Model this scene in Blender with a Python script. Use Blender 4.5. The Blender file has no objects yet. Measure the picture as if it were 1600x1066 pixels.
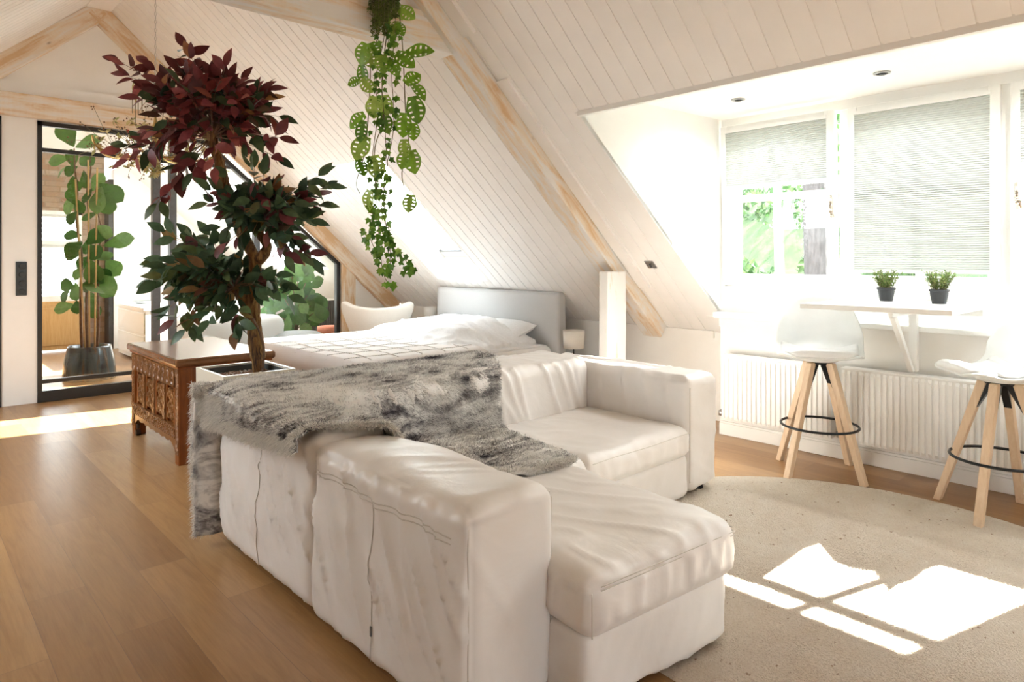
import bpy, math, random
import numpy as np
from mathutils import Vector, Matrix, noise as mnoise
S = bpy.context.scene
COL = S.collection
# ---------------------------------------------------------------- camera
FPX = 1038.6
EYE = 1.27
cd = bpy.data.cameras.new('camera'); cam = bpy.data.objects.new('camera', cd); COL.objects.link(cam)
cam.location = (0, 0, EYE); cam.rotation_euler = (math.pi/2, 0, -math.radians(43.05))
cd.lens = FPX/1600*36; cd.sensor_width = 36; cd.shift_y = -125/1600; cd.clip_start = .05; cd.clip_end = 200
S.camera = cam
# ---------------------------------------------------------------- world, sun, exposure
S.view_settings.view_transform = 'Standard'; S.view_settings.look = 'None'
S.view_settings.exposure = 2.15; S.view_settings.gamma = 1; S.view_settings.use_curve_mapping = False
W = bpy.data.worlds.new('sky'); S.world = W; W.use_nodes = True
bg = W.node_tree.nodes['Background']; bg.inputs[0].default_value = (.90, .96, 1.0, 1); bg.inputs[1].default_value = 3.5
sd = bpy.data.lights.new('sun', 'SUN'); sun = bpy.data.objects.new('sun', sd); COL.objects.link(sun)
sd.energy = 16; sd.angle = math.radians(.55); sd.color = (1, .96, .91)
sun.rotation_euler = Vector((-1.25, .36, -1)).to_track_quat('-Z', 'Y').to_euler(); sun.location = (8, -2, 6)
S.cycles.max_bounces = 10; S.cycles.diffuse_bounces = 6; S.cycles.glossy_bounces = 3; S.cycles.transparent_max_bounces = 10
S.cycles.transmission_bounces = 4; S.cycles.sample_clamp_indirect = 6
S.cycles.use_denoising = True
R = random.Random(7)
PI = math.pi
# ---------------------------------------------------------------- materials
class NT:
    def __init__(s, name):
        s.m = bpy.data.materials.new(name); s.m.use_nodes = True; s.t = s.m.node_tree
        s.p = s.t.nodes['Principled BSDF']
    def n(s, typ, **kw):
        nd = s.t.nodes.new(typ)
        for k, v in kw.items():
            if k.startswith('i_'):
                key = k[2:]; key = int(key) if key.isdigit() else key.replace('_', ' ')
                nd.inputs[key].default_value = v
            else: setattr(nd, k, v)
        return nd
    def l(s, a, b): s.t.links.new(a, b)
    def coord(s, scale=(1, 1, 1), kind='Object', rot=(0, 0, 0)):
        tc = s.n('ShaderNodeTexCoord'); mp = s.n('ShaderNodeMapping'); mp.inputs['Scale'].default_value = scale
        mp.inputs['Rotation'].default_value = rot
        s.l(tc.outputs[kind], mp.inputs[0]); return mp.outputs[0]
    def noise(s, vec, scale, detail=4, rough=.55, dist=0):
        n = s.n('ShaderNodeTexNoise'); n.inputs['Scale'].default_value = scale; n.inputs['Detail'].default_value = detail
        n.inputs['Roughness'].default_value = rough; n.inputs['Distortion'].default_value = dist
        s.l(vec, n.inputs['Vector']); return n.outputs[0]
    def ramp(s, fac, stops):
        r = s.n('ShaderNodeValToRGB'); e = r.color_ramp.elements
        while len(e) < len(stops): e.new(.5)
        for i, (p, c) in enumerate(stops): e[i].position = p; e[i].color = (*c, 1) if len(c) == 3 else c
        s.l(fac, r.inputs[0]); return r.outputs[0]
    def mix(s, fac, a, b, blend='MIX'):
        m = s.n('ShaderNodeMix', data_type='RGBA', blend_type=blend)
        for sock, v in ((m.inputs[0], fac), (m.inputs[6], a), (m.inputs[7], b)):
            if hasattr(v, 'links'): s.l(v, sock)
            else: sock.default_value = v if isinstance(v, (int, float)) else ((*v, 1) if len(v) == 3 else v)
        return m.outputs[2]
    def bump(s, h, strength=.3, dist=.01, normal=None):
        b = s.n('ShaderNodeBump'); b.inputs['Strength'].default_value = strength; b.inputs['Distance'].default_value = dist
        s.l(h, b.inputs['Height'])
        if normal is not None: s.l(normal, b.inputs['Normal'])
        s.l(b.outputs[0], s.p.inputs['Normal']); return b.outputs[0]
    def col(s, c):
        if hasattr(c, 'links'): s.l(c, s.p.inputs['Base Color'])
        else: s.p.inputs['Base Color'].default_value = (*c, 1)
    def set(s, rough=.5, metal=0, spec=.5):
        s.p.inputs['Roughness'].default_value = rough; s.p.inputs['Metallic'].default_value = metal
        s.p.inputs['Specular IOR Level'].default_value = spec; return s
M = {}
def plain(name, c, rough=.5, metal=0, spec=.5, nscale=30, var=.04, bump=0.0):
    t = NT(name).set(rough, metal, spec); v = t.coord()
    nz = t.noise(v, nscale, 3)
    d = tuple(max(0, x*(1-var)) for x in c); b = tuple(min(1, x*(1+var)) for x in c)
    t.col(t.ramp(nz, [(.3, d), (.7, b)]))
    if bump: t.bump(nz, bump, .004)
    M[name] = t.m; return t.m
plain('white_paint', (.87, .86, .83), .5, nscale=6, var=.012)
plain('warm_paint', (.86, .84, .80), .55, nscale=6, var=.015)
plain('board_paint', (.87, .85, .825), .42, nscale=5, var=.02)
plain('window_paint', (.88, .89, .87), .35, nscale=8, var=.01)
plain('radiator_white', (.88, .88, .86), .3, var=.01)
plain('black_frame', (.022, .021, .02), .4, var=.1)
plain('grey_frame', (.09, .095, .1), .4, var=.1)
plain('dark_door', (.022, .022, .018), .45, var=.1)
plain('switch_black', (.04, .045, .045), .45, var=.1)
plain('metal_grey', (.5, .5, .5), .3, 1, var=.02)
plain('spot_grey', (.42, .43, .43), .4, .3, var=.02)
plain('nickel', (.62, .57, .5), .25, 1, var=.02)
plain('black_metal', (.025, .027, .03), .35, .6, var=.05)
plain('pot_black', (.045, .05, .055), .5, var=.06)
plain('soil', (.09, .055, .035), .9, nscale=80, var=.4, bump=.6)
plain('planter_cream', (.68, .64, .54), .25, spec=.5, var=.01)
plain('liner_dark', (.06, .065, .06), .6, var=.05)
plain('shell_white', (.80, .83, .82), .3, var=.01)
plain('pad_white', (.84, .86, .86), .45, var=.01)
plain('lamp_shade', (.84, .80, .74), .8, nscale=150, var=.03)
plain('seam_thread', (.62, .58, .52), .7, var=.03)
plain('candle_cream', (.85, .78, .62), .5, var=.03)
plain('red_berry', (.5, .03, .02), .35, var=.15)
plain('twig', (.16, .09, .05), .8, var=.3)
plain('vine_stem', (.17, .15, .07), .7, var=.3)
plain('bamboo', (.62, .40, .17), .5, nscale=20, var=.15)
plain('orange_fabric', (.62, .20, .12), .9, nscale=60, var=.12, bump=.3)
plain('straw', (.55, .42, .26), .9, nscale=60, var=.2)
plain('slat_dark', (.09, .08, .075), .6, var=.15)
plain('chair_cream', (.80, .75, .68), .85, nscale=120, var=.03, bump=.15)
plain('mattress_white', (.85, .85, .85), .8, nscale=80, var=.015, bump=.1)
plain('grey_thing', (.35, .37, .36), .5, var=.05)
plain('grey_fabric', (.42, .43, .43), .9, nscale=100, var=.06, bump=.2)
plain('ply', (.60, .34, .13), .5, nscale=5, var=.1)
plain('caster_black', (.03, .02, .015), .4, var=.1)

def leafmat(name, stops, rough=.42, trans=.25):
    t = NT(name).set(rough, 0, .35); g = t.n('ShaderNodeNewGeometry')
    c = t.ramp(g.outputs['Random Per Island'], stops); v = t.coord()
    c2 = t.mix(.35, c, t.ramp(t.noise(v, 25, 3), [(.3, (.02, .02, .01)), (.7, (1, 1, 1))]), 'MULTIPLY')
    t.col(c2)
    tr = t.n('ShaderNodeBsdfTranslucent'); t.l(c2, tr.inputs[0])
    mx = t.n('ShaderNodeMixShader'); mx.inputs[0].default_value = trans
    out = t.t.nodes['Material Output']; t.l(t.p.outputs[0], mx.inputs[1]); t.l(tr.outputs[0], mx.inputs[2]); t.l(mx.outputs[0], out.inputs[0])
    M[name] = t.m
leafmat('leaf_red', [(0, (.030, .050, .022)), (.17, (.06, .085, .03)), (.25, (.10, .022, .022)), (.5, (.15, .03, .032)), (.78, (.23, .045, .05)), (.93, (.36, .09, .075)), (1, (.40, .2, .07))])
leafmat('leaf_mixed', [(0, (.035, .07, .04)), (.5, (.08, .13, .06)), (.68, (.14, .17, .07)), (.74, (.11, .025, .03)), (.93, (.20, .04, .045)), (1, (.33, .22, .06))])
leafmat('leaf_green_dark', [(0, (.04, .08, .04)), (.65, (.09, .15, .07)), (.85, (.15, .20, .07)), (.9, (.14, .035, .04)), (1, (.30, .2, .06))])
leafmat('leaf_fig', [(0, (.04, .115, .02)), (.5, (.08, .19, .035)), (1, (.18, .32, .09))], .35)
leafmat('leaf_vine', [(0, (.09, .22, .015)), (.5, (.21, .42, .03)), (1, (.46, .62, .14))], .35)
leafmat('leaf_ivy', [(0, (.06, .16, .02)), (.5, (.14, .32, .03)), (1, (.28, .46, .07))], .4)
leafmat('leaf_fine', [(0, (.07, .11, .02)), (1, (.18, .24, .05))], .6)
leafmat('leaf_outdoor', [(0, (.02, .05, .016)), (.5, (.05, .11, .035)), (1, (.12, .18, .07))], .7, .3)
leafmat('leaf_pot', [(0, (.10, .22, .04)), (.5, (.22, .36, .08)), (1, (.50, .55, .2))], .6)
leafmat('flower_dry', [(0, (.5, .36, .12)), (.5, (.7, .58, .3)), (1, (.35, .4, .12))], .8)

def floor_mat():
    t = NT('oak_floor').set(.33, 0, .5)
    tc = t.n('ShaderNodeTexCoord'); mp = t.n('ShaderNodeMapping'); mp.inputs['Rotation'].default_value = (0, 0, PI/2)
    t.l(tc.outputs['Object'], mp.inputs[0])
    br = t.n('ShaderNodeTexBrick', offset=.37, offset_frequency=2); t.l(mp.outputs[0], br.inputs['Vector'])
    br.inputs['Color1'].default_value = (.0, 0, 0, 1); br.inputs['Color2'].default_value = (1, 1, 1, 1); br.inputs['Mortar'].default_value = (.5, .5, .5, 1)
    br.inputs['Scale'].default_value = 1; br.inputs['Mortar Size'].default_value = .0012; br.inputs['Mortar Smooth'].default_value = .3
    br.inputs['Brick Width'].default_value = 1.28; br.inputs['Row Height'].default_value = .185; br.inputs['Bias'].default_value = 0
    base = t.ramp(br.outputs[0], [(0, (.28, .145, .055)), (.5, (.345, .19, .076)), (1, (.41, .24, .102))])
    # shift the grain per plank
    ad = t.n('ShaderNodeVectorMath', operation='MULTIPLY_ADD'); t.l(br.outputs[0], ad.inputs[0]); ad.inputs[1].default_value = (7, 13, 5)
    t.l(tc.outputs['Object'], ad.inputs[2])
    m2 = t.n('ShaderNodeMapping'); m2.inputs['Scale'].default_value = (9, .9, 1); t.l(ad.outputs[0], m2.inputs[0])
    g = t.noise(m2.outputs[0], 2.2, 6, .62, 1.2)
    m3 = t.n('ShaderNodeMapping'); m3.inputs['Scale'].default_value = (90, 4, 1); t.l(ad.outputs[0], m3.inputs[0])
    f = t.noise(m3.outputs[0], 1.6, 4, .6, .3)
    c = t.mix(.6, base, t.ramp(g, [(.3, (.72, .62, .55)), (.55, (1, 1, 1)), (.8, (1.12, 1.08, 1.0))]), 'MULTIPLY')
    c = t.mix(.35, c, t.ramp(f, [(.3, (.7, .62, .55)), (.6, (1, 1, 1))]), 'MULTIPLY')
    m4 = t.n('ShaderNodeMapping'); m4.inputs['Scale'].default_value = (5, 2.2, 1); t.l(tc.outputs['Object'], m4.inputs[0])
    vo = t.n('ShaderNodeTexVoronoi'); vo.inputs['Scale'].default_value = 1.1; t.l(m4.outputs[0], vo.inputs['Vector'])
    c = t.mix(t.ramp(vo.outputs['Distance'], [(.0, (.55, .55, .55)), (.10, (0, 0, 0))]), c, (.20, .10, .05))
    c = t.mix(br.outputs['Fac'], c, (.22, .12, .06))
    t.col(c); t.bump(t.mix(br.outputs['Fac'], f, (0, 0, 0)), .08, .002); M['oak_floor'] = t.m
floor_mat()
def beam_mat(name, dens, wash=(.80, .77, .72), sc=1.0):
    t = NT(name).set(.75, 0, .2)
    v = t.coord((1.6, 9, 9)); v2 = t.coord((3, 60, 60)); v3 = t.coord((55, 2, 2))
    a = t.noise(v, 1.3*sc, 5, .6, .8); b = t.noise(v2, 1, 4); s = t.noise(v3, 1, 2)
    add = t.n('ShaderNodeMath', operation='MULTIPLY_ADD'); t.l(b, add.inputs[0]); add.inputs[1].default_value = .28; t.l(a, add.inputs[2])
    add2 = t.n('ShaderNodeMath', operation='MULTIPLY_ADD'); t.l(s, add2.inputs[0]); add2.inputs[1].default_value = .10; t.l(add.outputs[0], add2.inputs[2])
    c = t.ramp(add2.outputs[0], [(dens, wash), (dens+.12, (.76, .64, .50)), (dens+.26, (.66, .45, .26))])
    vk = t.coord((2.4, 5, 5)); vo = t.n('ShaderNodeTexVoronoi'); vo.inputs['Scale'].default_value = 1.0; t.l(vk, vo.inputs['Vector'])
    c = t.mix(t.ramp(vo.outputs['Distance'], [(.0, (.8, .8, .8)), (.07, (0, 0, 0))]), c, (.28, .2, .15))
    t.col(c); t.bump(add2.outputs[0], .5, .008); M[name] = t.m
beam_mat('beam_wood', .63, (.76, .73, .69)); beam_mat('beam_orange', .50, (.78, .72, .64)); beam_mat('beam_pale', .76, (.84, .83, .80)); beam_mat('beam_gable', .56, (.77, .72, .66))
def leather():
    t = NT('white_leather').set(.36, 0, .45)
    v = t.coord(); n1 = t.noise(v, 260, 2); n2 = t.noise(v, 5, 4, .5, .6)
    t.col(t.ramp(n2, [(.3, (.75, .715, .675)), (.7, (.80, .77, .74))]))
    nm = t.bump(n2, .25, .02); t.bump(n1, .06, .001, nm); M['white_leather'] = t.m
leather()
def fur():
    t = NT('grey_fur').set(.75, 0, .15)
    v = t.coord((2.2, 2.2, 2.2)); wv = t.coord((1.2, 5.5, 3.0), rot=(0, 0, .5))
    a = t.noise(v, 1.6, 4, .6, 1.2); b = t.noise(wv, 2.0, 5, .65, 2.2)
    mu = t.n('ShaderNodeMath', operation='MULTIPLY_ADD'); t.l(b, mu.inputs[0]); mu.inputs[1].default_value = .75
    m0 = t.n('ShaderNodeMath', operation='MULTIPLY'); t.l(a, m0.inputs[0]); m0.inputs[1].default_value = .45; t.l(m0.outputs[0], mu.inputs[2])
    g = t.n('ShaderNodeNewGeometry')
    m1 = t.n('ShaderNodeMath', operation='MULTIPLY_ADD'); t.l(g.outputs['Random Per Island'], m1.inputs[0]); m1.inputs[1].default_value = .14; t.l(mu.outputs[0], m1.inputs[2])
    c = t.ramp(m1.outputs[0], [(.50, (.055, .05, .06)), (.57, (.22, .21, .215)), (.64, (.50, .49, .475)), (.74, (.82, .81, .78))])
    t.col(c); M['grey_fur'] = t.m
    t = NT('pale_fur').set(.8, 0, .15); g = t.n('ShaderNodeNewGeometry')
    t.col(t.ramp(g.outputs['Random Per Island'], [(0, (.66, .64, .60)), (1, (.93, .91, .86))])); M['pale_fur'] = t.m
fur()
def jute():
    t = NT('jute').set(.95, 0, .1)
    v = t.coord(); n1 = t.noise(v, 9, 5, .7); n2 = t.noise(v, 120, 3, .7); n3 = t.noise(v, 34, 2, .5)
    c = t.ramp(n1, [(.3, (.80, .70, .57)), (.7, (.88, .80, .69))])
    c = t.mix(t.ramp(n2, [(.35, (.4, .4, .4)), (.65, (0, 0, 0))]), c, (.68, .57, .44))
    c = t.mix(t.ramp(n3, [(.70, (0, 0, 0)), (.76, (.8, .8, .8))]), c, (.30, .15, .06))
    t.col(c); t.bump(n2, 1.0, .012); M['jute'] = t.m
jute()
def oakwood(name, c1, c2, sc=(12, 12, 1.5), rough=.35):
    t = NT(name).set(rough, 0, .5); v = t.coord(sc)
    a = t.noise(v, 3, 5, .6, .8); t.col(t.ramp(a, [(.3, c1), (.7, c2)])); t.bump(a, .15, .003); M[name] = t.m
oakwood('chest_wood', (.14, .032, .004), (.29, .082, .013))
oakwood('chest_carved', (.14, .055, .018), (.25, .108, .036), rough=.28)
oakwood('chest_lid', (.15, .06, .024), (.24, .105, .045), (2, 14, 14), .22)
oakwood('stool_wood', (.66, .48, .31), (.76, .60, .43), (20, 20, 2), .5)
oakwood('cabinet_pine', (.50, .29, .10), (.62, .40, .17), (14, 14, 1.2), .45)
def trunkmat():
    t = NT('tree_bark').set(.6, 0, .35); v = t.coord((9, 9, 2.2)); a = t.noise(v, 3.2, 6, .65, 1.5)
    t.col(t.ramp(a, [(.33, (.05, .022, .010)), (.5, (.24, .115, .035)), (.7, (.46, .26, .09))])); t.bump(a, 1.0, .03); M['tree_bark'] = t.m
trunkmat()
def pebble():
    t = NT('pebble').set(.6); g = t.n('ShaderNodeNewGeometry')
    t.col(t.ramp(g.outputs['Random Per Island'], [(0, (.10, .045, .025)), (.5, (.26, .12, .06)), (.8, (.4, .3, .22)), (1, (.5, .48, .44))])); M['pebble'] = t.m
pebble()
def fabric(name, c, sc, amp):
    t = NT(name).set(.9, 0, .2); v = t.coord((sc, sc, sc)); n = t.noise(v, 1, 3, .6); v2 = t.coord((3, 3, 3)); n2 = t.noise(v2, 1.5, 3)
    t.col(t.ramp(n, [(.3, tuple(x*.93 for x in c)), (.7, c)])); nm = t.bump(n2, .2, .02); t.bump(n, amp, .002, nm); M[name] = t.m
fabric('headboard_grey', (.60, .60, .60), 260, .3); fabric('duvet_white', (.86, .87, .88), 60, .05); fabric('blanket_cream', (.80, .765, .74), 220, .5)
def glassmat():
    t = NT('clear_glass'); gl = t.n('ShaderNodeBsdfGlossy'); gl.inputs['Roughness'].default_value = .0
    tr = t.n('ShaderNodeBsdfTransparent'); tr.inputs[0].default_value = (.97, .985, .98, 1); mx = t.n('ShaderNodeMixShader'); lw = t.n('ShaderNodeLayerWeight'); lw.inputs[0].default_value = .5
    pw = t.n('ShaderNodeMath', operation='POWER'); t.l(lw.outputs['Facing'], pw.inputs[0]); pw.inputs[1].default_value = 5
    ma = t.n('ShaderNodeMath', operation='MULTIPLY_ADD'); t.l(pw.outputs[0], ma.inputs[0]); ma.inputs[1].default_value = .5; ma.inputs[2].default_value = .04
    t.l(ma.outputs[0], mx.inputs[0]); t.l(tr.outputs[0], mx.inputs[1]); t.l(gl.outputs[0], mx.inputs[2])
    t.l(mx.outputs[0], t.t.nodes['Material Output'].inputs[0]); M['clear_glass'] = t.m
glassmat()
def blindmat():
    t = NT('pleated_blind').set(.9, 0, .1); t.col((.56, .60, .58)); tr = t.n('ShaderNodeBsdfTranslucent'); tr.inputs[0].default_value = (.86, .87, .83, 1)
    mx = t.n('ShaderNodeMixShader'); mx.inputs[0].default_value = .008
    t.l(t.p.outputs[0], mx.inputs[1]); t.l(tr.outputs[0], mx.inputs[2]); t.l(mx.outputs[0], t.t.nodes['Material Output'].inputs[0]); M['pleated_blind'] = t.m
blindmat()
def stonemat():
    t = NT('stone_cladding').set(.85); br = t.n('ShaderNodeTexBrick'); v = t.coord((1, 1, 1), rot=(PI/2, 0, 0)); t.l(v, br.inputs[0])
    br.inputs['Scale'].default_value = 1; br.inputs['Brick Width'].default_value = .35; br.inputs['Row Height'].default_value = .075; br.inputs['Mortar Size'].default_value = .008
    br.inputs['Color1'].default_value = (.20, .09, .04, 1); br.inputs['Color2'].default_value = (.36, .31, .25, 1); br.inputs['Mortar'].default_value = (.2, .15, .1, 1)
    n = t.noise(t.coord(), 7, 4); t.col(t.mix(.3, br.outputs[0], t.ramp(n, [(.3, (.5, .3, .16)), (.7, (.42, .40, .36))]))); t.bump(br.outputs[1], -.6, .01); M['stone_cladding'] = t.m
stonemat()
def glaze():
    t = NT('pot_glaze').set(.18, 0, .6); v = t.coord((9, 9, .7)); n = t.noise(v, 1.4, 4, .6, .5)
    t.col(t.ramp(n, [(.35, (.02, .025, .03)), (.55, (.06, .08, .085)), (.62, (.09, .05, .025)), (.75, (.2, .2, .18))])); t.bump(n, .3, .01); M['pot_glaze'] = t.m
glaze()
def grassmat():
    t = NT('garden_ground').set(.95); n = t.noise(t.coord(), 1.3, 6, .7); t.col(t.ramp(n, [(.35, (.022, .05, .02)), (.55, (.06, .095, .035)), (.7, (.11, .10, .075))])); M['garden_ground'] = t.m
    t = NT('outdoor_bark').set(.95); n = t.noise(t.coord((6, 6, 1.5)), 3, 5, .7); t.col(t.ramp(n, [(.35, (.035, .03, .03)), (.7, (.08, .07, .07))])); t.bump(n, .6, .05); M['outdoor_bark'] = t.m
grassmat()
t_ = NT('bulb_clear').set(.05, 0, .5); t_.col((.95, .85, .7)); t_.p.inputs['Transmission Weight'].default_value = .8; M['bulb_clear'] = t_.m
plain('brass_pale', (.52, .36, .15), .25, 1, var=.03)

# ---------------------------------------------------------------- mesh helpers
class MB:
    def __init__(s): s.v = []; s.f = []
    def add(s, vs, fs):
        o = len(s.v); s.v.extend([tuple(x) for x in vs]); s.f.extend([tuple(i+o for i in f) for f in fs]); return s
    def box(s, lo, hi, mat=None):
        x0, y0, z0 = lo; x1, y1, z1 = hi
        vs = [(x0,y0,z0),(x1,y0,z0),(x1,y1,z0),(x0,y1,z0),(x0,y0,z1),(x1,y0,z1),(x1,y1,z1),(x0,y1,z1)]
        if mat is not None: vs = [mat @ Vector(v) for v in vs]
        return s.add(vs, [(0,3,2,1),(4,5,6,7),(0,1,5,4),(1,2,6,5),(2,3,7,6),(3,0,4,7)])
    def hexa(s, b4, t4):
        return s.add(list(b4)+list(t4), [(0,3,2,1),(4,5,6,7),(0,1,5,4),(1,2,6,5),(2,3,7,6),(3,0,4,7)])
    def prism(s, poly, a0, a1, axis=0):
        # poly of 2D points extruded along axis
        def mk(p, a):
            return (a, p[0], p[1]) if axis == 0 else ((p[0], a, p[1]) if axis == 1 else (p[0], p[1], a))
        n = len(poly); vs = [mk(p, a0) for p in poly]+[mk(p, a1) for p in poly]
        return s.add(vs, [tuple(range(n))[::-1], tuple(range(n, 2*n))]+[(i, (i+1) % n, n+(i+1) % n, n+i) for i in range(n)])
    def tube(s, pts, rad, n=8, closed=False, square=False, cap=True):
        pts = [Vector(p) for p in pts]; k = len(pts); rr = rad if isinstance(rad, (list, tuple)) else [rad]*k
        up = None; rings = []
        for i, p in enumerate(pts):
            a = pts[(i-1) % k] if (closed or i > 0) else p; b = pts[(i+1) % k] if (closed or i < k-1) else p
            t = (b-a); t = t.normalized() if t.length > 1e-9 else Vector((0, 0, 1))
            if up is None:
                up = Vector((0, 0, 1)) if abs(t.z) < .9 else Vector((1, 0, 0))
            u = (up - t*up.dot(t)); u = u.normalized() if u.length > 1e-6 else t.orthogonal().normalized(); w = t.cross(u); up = u
            ring = []
            for j in range(n):
                an = 2*PI*(j+(.5 if square else 0))/n; ring.append(p+(u*math.cos(an)+w*math.sin(an))*rr[i])
            rings.append(ring)
        vs = [q for r in rings for q in r]; fs = []
        m = k if closed else k-1
        for i in range(m):
            i2 = (i+1) % k
            for j in range(n): fs.append((i*n+j, i*n+(j+1) % n, i2*n+(j+1) % n, i2*n+j))
        if cap and not closed: fs += [tuple(range(n))[::-1], tuple(range((k-1)*n, k*n))]
        return s.add(vs, fs)
    def lathe(s, prof, c=(0, 0, 0), n=32, sq=1.0, rot=0):
        vs = []; k = len(prof)
        for r, z in prof:
            for j in range(n):
                a = 2*PI*j/n+rot; vs.append((c[0]+r*math.cos(a), c[1]+r*math.sin(a)*sq, c[2]+z))
        fs = [(i*n+j, i*n+(j+1) % n, (i+1)*n+(j+1) % n, (i+1)*n+j) for i in range(k-1) for j in range(n)]
        fs += [tuple(range(n))[::-1], tuple(range((k-1)*n, k*n))]
        return s.add(vs, fs)
    def grid(s, fn, nu, nv, thick=None, keep=None):
        vs = [fn(i/(nu-1), j/(nv-1)) for i in range(nu) for j in range(nv)]
        fs = [(i*nv+j, (i+1)*nv+j, (i+1)*nv+j+1, i*nv+j+1) for i in range(nu-1) for j in range(nv-1) if keep is None or keep(i, j)]
        return s.add(vs, fs)
    def sphere(s, c, r, n=10, sc=(1, 1, 1)):
        vs = []; m = n//2+1
        prof = [(max(1e-4, math.sin(PI*i/m)), -math.cos(PI*i/m)) for i in range(m+1)]
        for a, z in prof:
            for j in range(n):
                t = 2*PI*j/n; vs.append((c[0]+r*sc[0]*a*math.cos(t), c[1]+r*sc[1]*a*math.sin(t), c[2]+r*sc[2]*z))
        fs = [(i*n+j, i*n+(j+1) % n, (i+1)*n+(j+1) % n, (i+1)*n+j) for i in range(m) for j in range(n)]
        return s.add(vs, fs)
    def build(s, name, mat, parent=None, smooth=False, bevel=0, solid=0, sub=0, loc=None):
        me = bpy.data.meshes.new(name); vs = s.v
        if parent is not None and loc is None:
            q = parent.matrix_basis.inverted(); vs = [q @ Vector(v) for v in vs]
        if loc is not None: vs = [(v[0]-loc[0], v[1]-loc[1], v[2]-loc[2]) for v in vs]
        me.from_pydata(vs, [], s.f); me.update()
        if smooth: me.shade_smooth()
        me.materials.append(M[mat]); o = bpy.data.objects.new(name, me); COL.objects.link(o)
        if parent is not None: o.parent = parent
        if loc is not None: o.location = loc
        if solid:
            d = o.modifiers.new('s', 'SOLIDIFY'); d.thickness = solid; d.offset = 0
        if bevel:
            d = o.modifiers.new('b', 'BEVEL'); d.width = bevel; d.segments = 2; d.limit_method = 'ANGLE'; d.angle_limit = math.radians(40)
            if not smooth: pass
        if sub:
            d = o.modifiers.new('u', 'SUBSURF'); d.levels = sub; d.render_levels = sub
        return o
def tag(o, label, cat, group=None):
    o['label'] = label; o['category'] = cat
    if group: o['group'] = group
    return o
def thing(name, label, cat, loc=(0, 0, 0), rz=0, group=None):
    e = bpy.data.objects.new(name, None); COL.objects.link(e); e.empty_display_size = .1
    e.matrix_basis = Matrix.Translation(loc) @ Matrix.Rotation(rz, 4, 'Z'); return tag(e, label, cat, group)
def struct(o): o['kind'] = 'structure'; return o
def px(u, v, dep):     # point seen at pixel (u, v) at a forward distance dep
    r = (u-800)/FPX*dep; return Vector((.6826*dep+.7308*r, .7308*dep-.6826*r, EYE+(408-v)/FPX*dep))
def copy_tree(o, parent=None):
    c = o.copy(); COL.objects.link(c); c.parent = parent
    for ch in list(o.children): copy_tree(ch, c)
    return c
# slope plane of the right roof side
TS = .89; XK = 4.8; ZK = .71; XR = 1.42; ZR = ZK+TS*(XK-XR)
def zs(x): return ZK+TS*(XK-x) if x >= XR else ZR-TS*(XR-x)
SL = math.hypot(1, TS); NX, NZ = TS/SL, 1/SL       # outward normal (NX,0,NZ)
# ---------------------------------------------------------------- structure: floor
b = MB(); b.box((-2.2, -4.0, -.12), (6.2, 12.0, 0)); struct(b.build('floor', 'oak_floor'))
# boards on the slopes
BW = .115
def boards(name, xa, xb, y0, y1, holes, side=1):
    """boards running up the slope from x=xa to x=xb; holes are (x0,x1,y0,y1)"""
    mb = MB(); g = .009; d = .004
    n = int(round((y1-y0)/BW)); ys = [y0+i*BW for i in range(n)]
    for i, ya in enumerate(ys):
        yb = min(ya+BW, y1)
        cuts = sorted({ya, yb-g, yb} | {h for q in holes for h in (q[2], q[3]) if ya < h < yb})
        for c0, c1 in zip(cuts[:-1], cuts[1:]):
            ym = (c0+c1)/2; rec = ym > yb-g
            segs = [(xa, xb)]
            for (hx0, hx1, hy0, hy1) in holes:
                if hy0 <= ym <= hy1:
                    new = []
                    for s0, s1 in segs:
                        if hx1 <= s0 or hx0 >= s1: new.append((s0, s1)); continue
                        if s0 < hx0: new.append((s0, hx0))
                        if hx1 < s1: new.append((hx1, s1))
                    segs = new
            for s0, s1 in segs:
                off = d if rec else 0
                def P(x, y, o=off): return (x+side*NX*o, y, zs(x)+NZ*o)
                mb.add([P(s0, c0), P(s0, c1), P(s1, c1), P(s1, c0)], [(0, 1, 2, 3)])
                if rec:
                    mb.add([P(s0, c0, 0), P(s1, c0, 0), P(s1, c0), P(s0, c0)], [(0, 1, 2, 3)])
                    mb.add([P(s0, c1, 0), P(s1, c1, 0), P(s1, c1), P(s0, c1)], [(0, 1, 2, 3)])
                T = .10
                if not rec: mb.add([P(s0, c0, T), P(s0, c1+g, T), P(s1, c1+g, T), P(s1, c0, T)], [(0, 3, 2, 1)])
    return struct(mb.build(name, 'board_paint'))
DY0, DY1, DX = -2.05, 2.75, 3.126; DYW = 2.62
SKY = (3.135, 4.40, 5.07, 5.89)
boards('ceiling', XR, XK, -2.9, 7.25, [(DX, XK+.01, DY0, DY1), SKY])
LIGHT_HOLES = [(-1.5, -.6, 3.9, 5.3)]  # unseen roof opening, added to light the right slope
boards('ceiling_left', -1.96, XR, -2.9, 7.25, LIGHT_HOLES, -1)
for i, (xa_, xb_, ya_, yb_) in enumerate(LIGHT_HOLES):
    m = MB()
    for (p, q, r, t_) in ((xa_, xb_, ya_-.05, ya_), (xa_, xb_, yb_, yb_+.05), (xa_-.05, xa_, ya_-.05, yb_+.05), (xb_, xb_+.05, ya_-.05, yb_+.05)):
        m.hexa([(p, r, zs(p)-.02), (q, r, zs(q)-.02), (q, t_, zs(q)-.02), (p, t_, zs(p)-.02)], [(p, r, zs(p)+.2), (q, r, zs(q)+.2), (q, t_, zs(q)+.2), (p, t_, zs(p)+.2)])
    struct(m.build('window_%d' % (6+i), 'window_paint'))  # frame around the added light opening
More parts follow.
